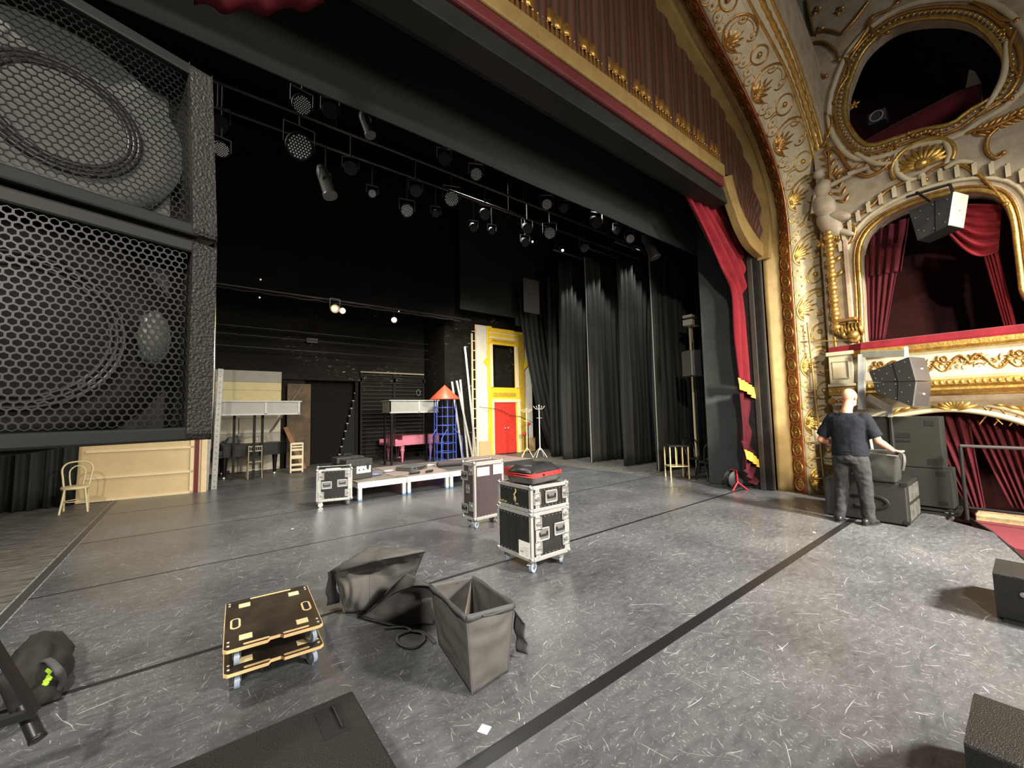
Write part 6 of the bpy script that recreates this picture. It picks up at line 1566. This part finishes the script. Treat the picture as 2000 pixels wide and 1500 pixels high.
# ================================================================== STAGE LANTERNS
lens=pm('lantern_lens',(.5,.52,.5),.15,.3,coat=1); led=pm('led_dots',(.75,.75,.72),.3,emit=(.8,.85,.8),estr=.06); dimm=pm('dim_metal',(.09,.09,.085),.4,.5)
def lantern(x,y,Y,zc,kind,r,label,pipez):
    p=onY(x,y,Y); t=thing('stage_lantern',label,'stage light',tuple(p),0,'stage lanterns hanging over the stage')
    aim=Vector((-.25,-.75,-.65)).normalized(); 
    if kind=='tube': aim=Vector((.2,-.3,-.95)).normalized()
    if kind=='led': aim=(CAM+Vector((1.5,1,-.5))-p).normalized()
    q_=aim.to_track_quat('Z','Y').to_matrix().to_4x4()
    m=MB(); m.T=q_
    if kind in('par','fresnel'): m.lathe([(r*.35,-r*2.1),(r*.75,-r*1.8),(r*.95,-r*.4),(r*1.1,0),(r*1.15,r*.3),(r*1.05,r*.3)],18)
    elif kind=='led': m.lathe([(r*.7,-r*.9),(r*1.1,-r*.4),(r*1.15,r*.1),(r*1.05,r*.1)],18)
    else: m.lathe([(r*.7,-r*3),(r,-r*2),(r,r*2.5),(r*1.2,r*2.6),(r*1.2,r*2.9)],14)
    m.build('housing',black if kind!='tube' else dimm,t)
    m=MB(); m.T=q_
    if kind=='led':
        n=4
        for i in range(-n,n+1):
            for j in range(-n,n+1):
                a=(i+(j%2)*.5)*r*.25;b=j*r*.22
                if a*a+b*b<(r*.95)**2: m.ball((a,b,r*.08),r*.085,6,4)
        m.build('led_array',led,t)
    elif kind=='tube': m.lathe([(0,r*2.7),(r*.9,r*2.6)],14); m.build('lens',lens,t)
    else: m.lathe([(0,r*.22),(r*.5,r*.16),(r*.98,-.0)],18); m.build('lens',lens,t)
    m=MB(); s=max(r*1.3,.09)
    side=aim.cross(Vector((0,0,1))).normalized()*s
    m.bar(side,side+Vector((0,0,s*1.5)),.012); m.bar(-side,-side+Vector((0,0,s*1.5)),.012); m.bar(side+Vector((0,0,s*1.5)),-side+Vector((0,0,s*1.5)),.02,.008); m.bar((0,0,s*1.5),(0,0,max(s*1.5+.05,pipez-p.z)),.02); m.build('yoke',dimm,t)
ordn=['leftmost','second from left','third from left','fourth from left','fifth from left','sixth from left','seventh from left','eighth from left','ninth from left','tenth from left','eleventh from left','rightmost']
rows=[(5.0,[(590,205,'led',.095),(645,215,'par',.08),(716,243,'tube',.06),(868,310,'par',.08),(930,340,'led',.085),(1068,399,'led',.085),(1101,406,'par',.075),(1165,434,'fresnel',.1),(1205,450,'par',.07),(1231,466,'led',.085),(1270,482,'tube',.1)],'in the lantern row just behind the grey border','pipe just behind the grey border'),
(5.9,[(425,240,'fresnel',.1),(432,292,'led',.08),(585,286,'led',.15),(685,328,'fresnel',.085),(812,372,'fresnel',.085),(882,388,'led',.115),(947,418,'fresnel',.085),(1030,446,'fresnel',.09),(1074,455,'led',.11)],'in the middle lantern row over the stage','middle pipe'),
(6.4,[(636,355,'tube',.09),(727,378,'led',.06),(795,411,'led',.1),(851,417,'par',.06),(925,444,'par',.07),(961,451,'par',.06),(1026,473,'par',.08),(1141,484,'fresnel',.09)],'in the farthest lantern row over the stage','farthest pipe')]
for Y,ls,desc,pd in rows:
    pz_=5.75
    t=thing('lighting_pipe','black lighting pipe carrying the %s lanterns'%({5.0:'front row of',5.9:'middle row of',6.4:'rear row of'}[Y]),'lighting pipe',(0,Y,pz_)); m=MB(); m.cyl((-3,0.0,0),(9.6,0,0),.025,.025,10); m.build('pipe',blackm,t)
    for q in (-2,1.5,5,8.5): m=MB(); m.cyl((q,0,0),(q,0,5.8),.004,.004,5); m.build('suspension_wire',blackm,t)
    for i,(x,y,k,r) in enumerate(ls): lantern(x,y,Y,0,k,r,'%s %s %s'%({'led':'dotted LED','par':'black par','fresnel':'round-lensed','tube':'long tubular'}[k]+' lantern',ordn[i] if i<len(ls)-1 else 'rightmost',desc),pz_)
# bright rim lights at the tops of the leg curtains
for (x,y,lab) in [(1099,489,'bright small lamp glinting above the leg curtains'),(1040,472,'small glint lamp left of the brighter one above the leg curtains'),(1149,484,'small glint lamp right of the brighter one above the leg curtains')]:
    p=onY(x,y,8.6); m=MB(); m.ball((0,0,0),.035 if x==1099 else .025,10,6); tag(m.build('rig_lamp',pm('white_glint',(1,1,1),.3,emit=(.95,1,.95),estr=12 if 1 else 0),loc=tuple(p)),lab,'light')
# ================================================================== MAN
from mathutils import Quaternion
man=thing('person','bald man seen from behind in a dark t-shirt and grey-black jeans, reaching for a bag','person',(7.22,1.62,0),R(-6))
# local: +x away from the camera (his facing), +y to his left (camera left)
skin=pm('skin',(.55,.26,.18),.5,spec=.3,var=.06,vscale=6); skin.node_tree.nodes['Principled BSDF'].inputs['Subsurface Weight'].default_value=.1
shirt=pm('dark_tshirt',(.008,.010,.016),.85,spec=.2,var=.2,vscale=4,bump=.1,bscale=300); jeans=pm('faded_black_denim',(.03,.031,.033),.8,spec=.2,var=.5,vscale=5,bump=.2,bscale=300); shoe=pm('black_shoe',(.015,.015,.017),.3)
def ring(c,rx,ry,n=20,tilt=None,p=2.0):
    out=[]
    for k in range(n):
        a=2*PI*k/n; ca,sa=math.cos(a),math.sin(a); q=Vector((rx*abs(ca)**(2/p)*(1 if ca>=0 else -1),ry*abs(sa)**(2/p)*(1 if sa>=0 else -1),0))
        if tilt is not None: q=tilt@q
        out.append(Vector(c)+q)
    return out
def limb(m,pts,rad,n=16,flat=1.0):
    m.tube(pts,rad,n,flat=flat); m.ball(pts[0],rad[0],n,8); m.ball(pts[-1],rad[-1],n,8)
def remesh(o,vox,sm=6,tex=None,strg=0,size=.1):
    r=o.modifiers.new('r','REMESH'); r.mode='VOXEL'; r.voxel_size=vox; r.use_smooth_shade=True
    s=o.modifiers.new('s','SMOOTH'); s.iterations=sm; s.factor=.5
    if strg:
        tx=bpy.data.textures.new(tex,'CLOUDS'); tx.noise_scale=size; d=o.modifiers.new('d','DISPLACE'); d.texture=tx; d.strength=strg; d.mid_level=.5
        s=o.modifiers.new('s2','SMOOTH'); s.iterations=2
# body skin : head, neck, arms, hands, lower legs hidden in trousers
m=MB()
hc_=Vector((.05,-.02,1.68))
hr=Matrix.Rotation(R(12),3,'Y')@Matrix.Rotation(R(-12),3,'Z')
for c,r,e in [((0,0,.02),.098,(1.02,.8,1.0)),((-.015,0,.035),.09,(1.0,.86,.95)),((.035,0,-.045),.07,(.95,.82,1.15)),((.05,0,-.085),.05,(.9,.9,.7)),((.1,0,-.025),.016,(1.2,.8,1.3)),((.085,0,-.06),.018,(.8,1.5,.5)),((.08,.032,.0),.014,(.6,1.2,.5)),((.08,-.032,.0),.014,(.6,1.2,.5))]:
    m.ball(hc_+hr@Vector(c),r,20,14,e,hr)
for s in (-1,1): m.ball(hc_+hr@Vector((-.005,s*.082,-.01)),.03,10,8,(.6,.28,1.05),hr)
limb(m,[hc_+Vector((-.03,0,-.06)),Vector((-.02,0,1.5)),Vector((-.02,0,1.42))],[.06,.063,.08])
# torso core under clothes and legs
limb(m,[Vector((0,0,1.36)),Vector((0,0,1.1)),Vector((0,0,.95))],[.12,.12,.12])
for s in (-1,1): limb(m,[Vector((0,s*.09,.9)),Vector((.01,s*.12,.5)),Vector((0,s*.14,.3))],[.07,.05,.03])
# arms : left (camera left, +y) bent, hand in front; right (-y) reaching forward/right
LS=Vector((-.0,.19,1.38)); LE=Vector((-.02,.33,1.1)); LW=Vector((.2,.2,1.02))
RS=Vector((0,-.19,1.38)); RE=Vector((.03,-.3,1.1)); RW=Vector((.24,-.37,.98))
limb(m,[LS,LS.lerp(LE,.5),LE],[.055,.05,.042]); limb(m,[LE,LE.lerp(LW,.35),LW],[.042,.043,.029])
limb(m,[RS,RS.lerp(RE,.5),RE],[.055,.05,.043]); limb(m,[RE,RE.lerp(RW,.35),RW],[.043,.044,.03])
def hand(m,W,d,nrm,side,curl):
    d=d.normalized(); nrm=(nrm-d*nrm.dot(d)).normalized(); lat=d.cross(nrm)*side
    c=W+d*.05
    fr_=Matrix((d,lat,nrm)).transposed()
    m.ball(c,.05,14,10,(1.05,.82,.36),fr_)
    for i,(o_,L_) in enumerate(((-.03,.068),(-.01,.078),(.011,.073),(.031,.058))):
        p=W+d*(.088-abs(o_)*.2)+lat*o_; P=[p]; dd=d.copy()
        for k in range(3):
            dd=(Matrix.Rotation(curl*(.5+.35*k)*1.0,3,d.cross(nrm))@dd); P.append(P[-1]+(dd+lat*o_*1.2)*(L_/3))
        m.tube(P,[.0095,.009,.0085,.007],8); m.ball(P[-1],.0075,8,6); m.ball(P[0],.0105,8,6)
    t0=W+d*.025-lat*.032; P=[t0,t0+(d*.5-lat*.8).normalized()*.032,t0+(d*.8-lat*.6).normalized()*.062-nrm*.008]; m.tube(P,[.013,.011,.009],8); m.ball(P[-1],.009,8,6)
hand(m,RW,Vector((.8,-.45,-.3)),Vector((0,0,1)),1,.35)
hand(m,LW,Vector((.75,-.55,.05)),Vector((.3,.3,.9)),-1,.5)
b=m.build('body',skin,man); remesh(b,.0045,3); man.scale=(1.02,1.02,1.03)
# eyes, brows not seen from behind: small grey eyebrow and stubble band
m=MB()
for s in (-1,1): m.ball(hc_+hr@Vector((.083,s*.032,.004)),.011,10,8)
m.build('eyes',pm('eye_white',(.8,.78,.75),.3),man)
# t-shirt
m=MB()
R_=[]
for z,rx,ry,cx_,cy_ in ((.9,.155,.2,.0,0),(.96,.158,.2,.0,0),(1.08,.155,.195,.005,0),(1.2,.15,.205,0,0),(1.3,.14,.22,-.01,0),(1.37,.125,.225,-.015,0),(1.42,.105,.19,-.015,0),(1.455,.085,.12,-.015,0),(1.475,.075,.085,-.015,0)):
    R_.append(ring((cx_,cy_,z),rx,ry,24,p=2.4))
m.loft(R_)
for S_,E_ in ((LS,LE),(RS,RE)):
    d=(E_-S_); e=S_+d*.82
    limb(m,[S_-d*.15+Vector((0,0,-.02)),S_+d*.2,S_+d*.5],[.08,.082,.078]); m.tube([S_+d*.4,e],[.08,.084],16)
s_=m.build('t_shirt',shirt,man); remesh(s_,.011,5,'cloth_wrinkle',.016,.09)
# jeans
m=MB(); 
R_=[ring((cx_,0,z),rx,ry,24,p=2.3) for z,rx,ry,cx_ in ((.8,.14,.185,0),(.86,.15,.19,-.01),(.93,.145,.185,0),(.985,.14,.18,.0))]
m.loft(R_)
for s,ft in ((1,Vector((-.02,.17,.07))),(-1,Vector((.04,-.13,.07)))):
    hip=Vector((-.005,s*.095,.84)); kn=Vector((.02,s*.125,.48))
    limb(m,[hip,hip.lerp(kn,.5),kn,kn.lerp(ft,.5),ft],[.112,.1,.083,.076,.07])
j=m.build('jeans',jeans,man); remesh(j,.011,5,'denim_wrinkle',.03,.085)
m=MB(); m.tube([Vector((.146*math.cos(a*PI/16),.186*math.sin(a*PI/16),.965)) for a in range(32)],.014,6,closed=True,flat=1); m.build('belt',black,man)
for s,ft,rz_ in ((1,Vector((-.02,.17,0)),.3),(-1,Vector((.04,-.13,0)),-.25)):
    m=MB(); T=Matrix.Translation(ft)@Matrix.Rotation(rz_,4,'Z'); m.T=T
    m.loft([ring((x_,0,z_),.02,ry,14,Matrix.Rotation(R(90),3,'Y')@Matrix.Identity(3)) for x_,z_,ry in ((-.1,.05,.02),)],cap=False) if False else None
    m.ball((-.06,0,.045),.05,14,8,(1.1,.85,.95)); m.ball((.03,0,.045),.055,14,8,(1.6,.85,.8)); m.ball((.12,0,.035),.05,14,8,(1.3,.95,.65)); m.ball((-.01,0,.08),.05,12,8,(1,.85,1))
    so=m.build('shoe',shoe,man); remesh(so,.008,4)
    m=MB(); m.T=T; m.prism([(-.11,-.03),(-.05,-.045),(.1,-.05),(.17,-.035),(.185,0),(.17,.035),(.1,.05),(-.05,.045),(-.11,.03),(-.12,0)],0,.018); m.build('sole',rubber,so)
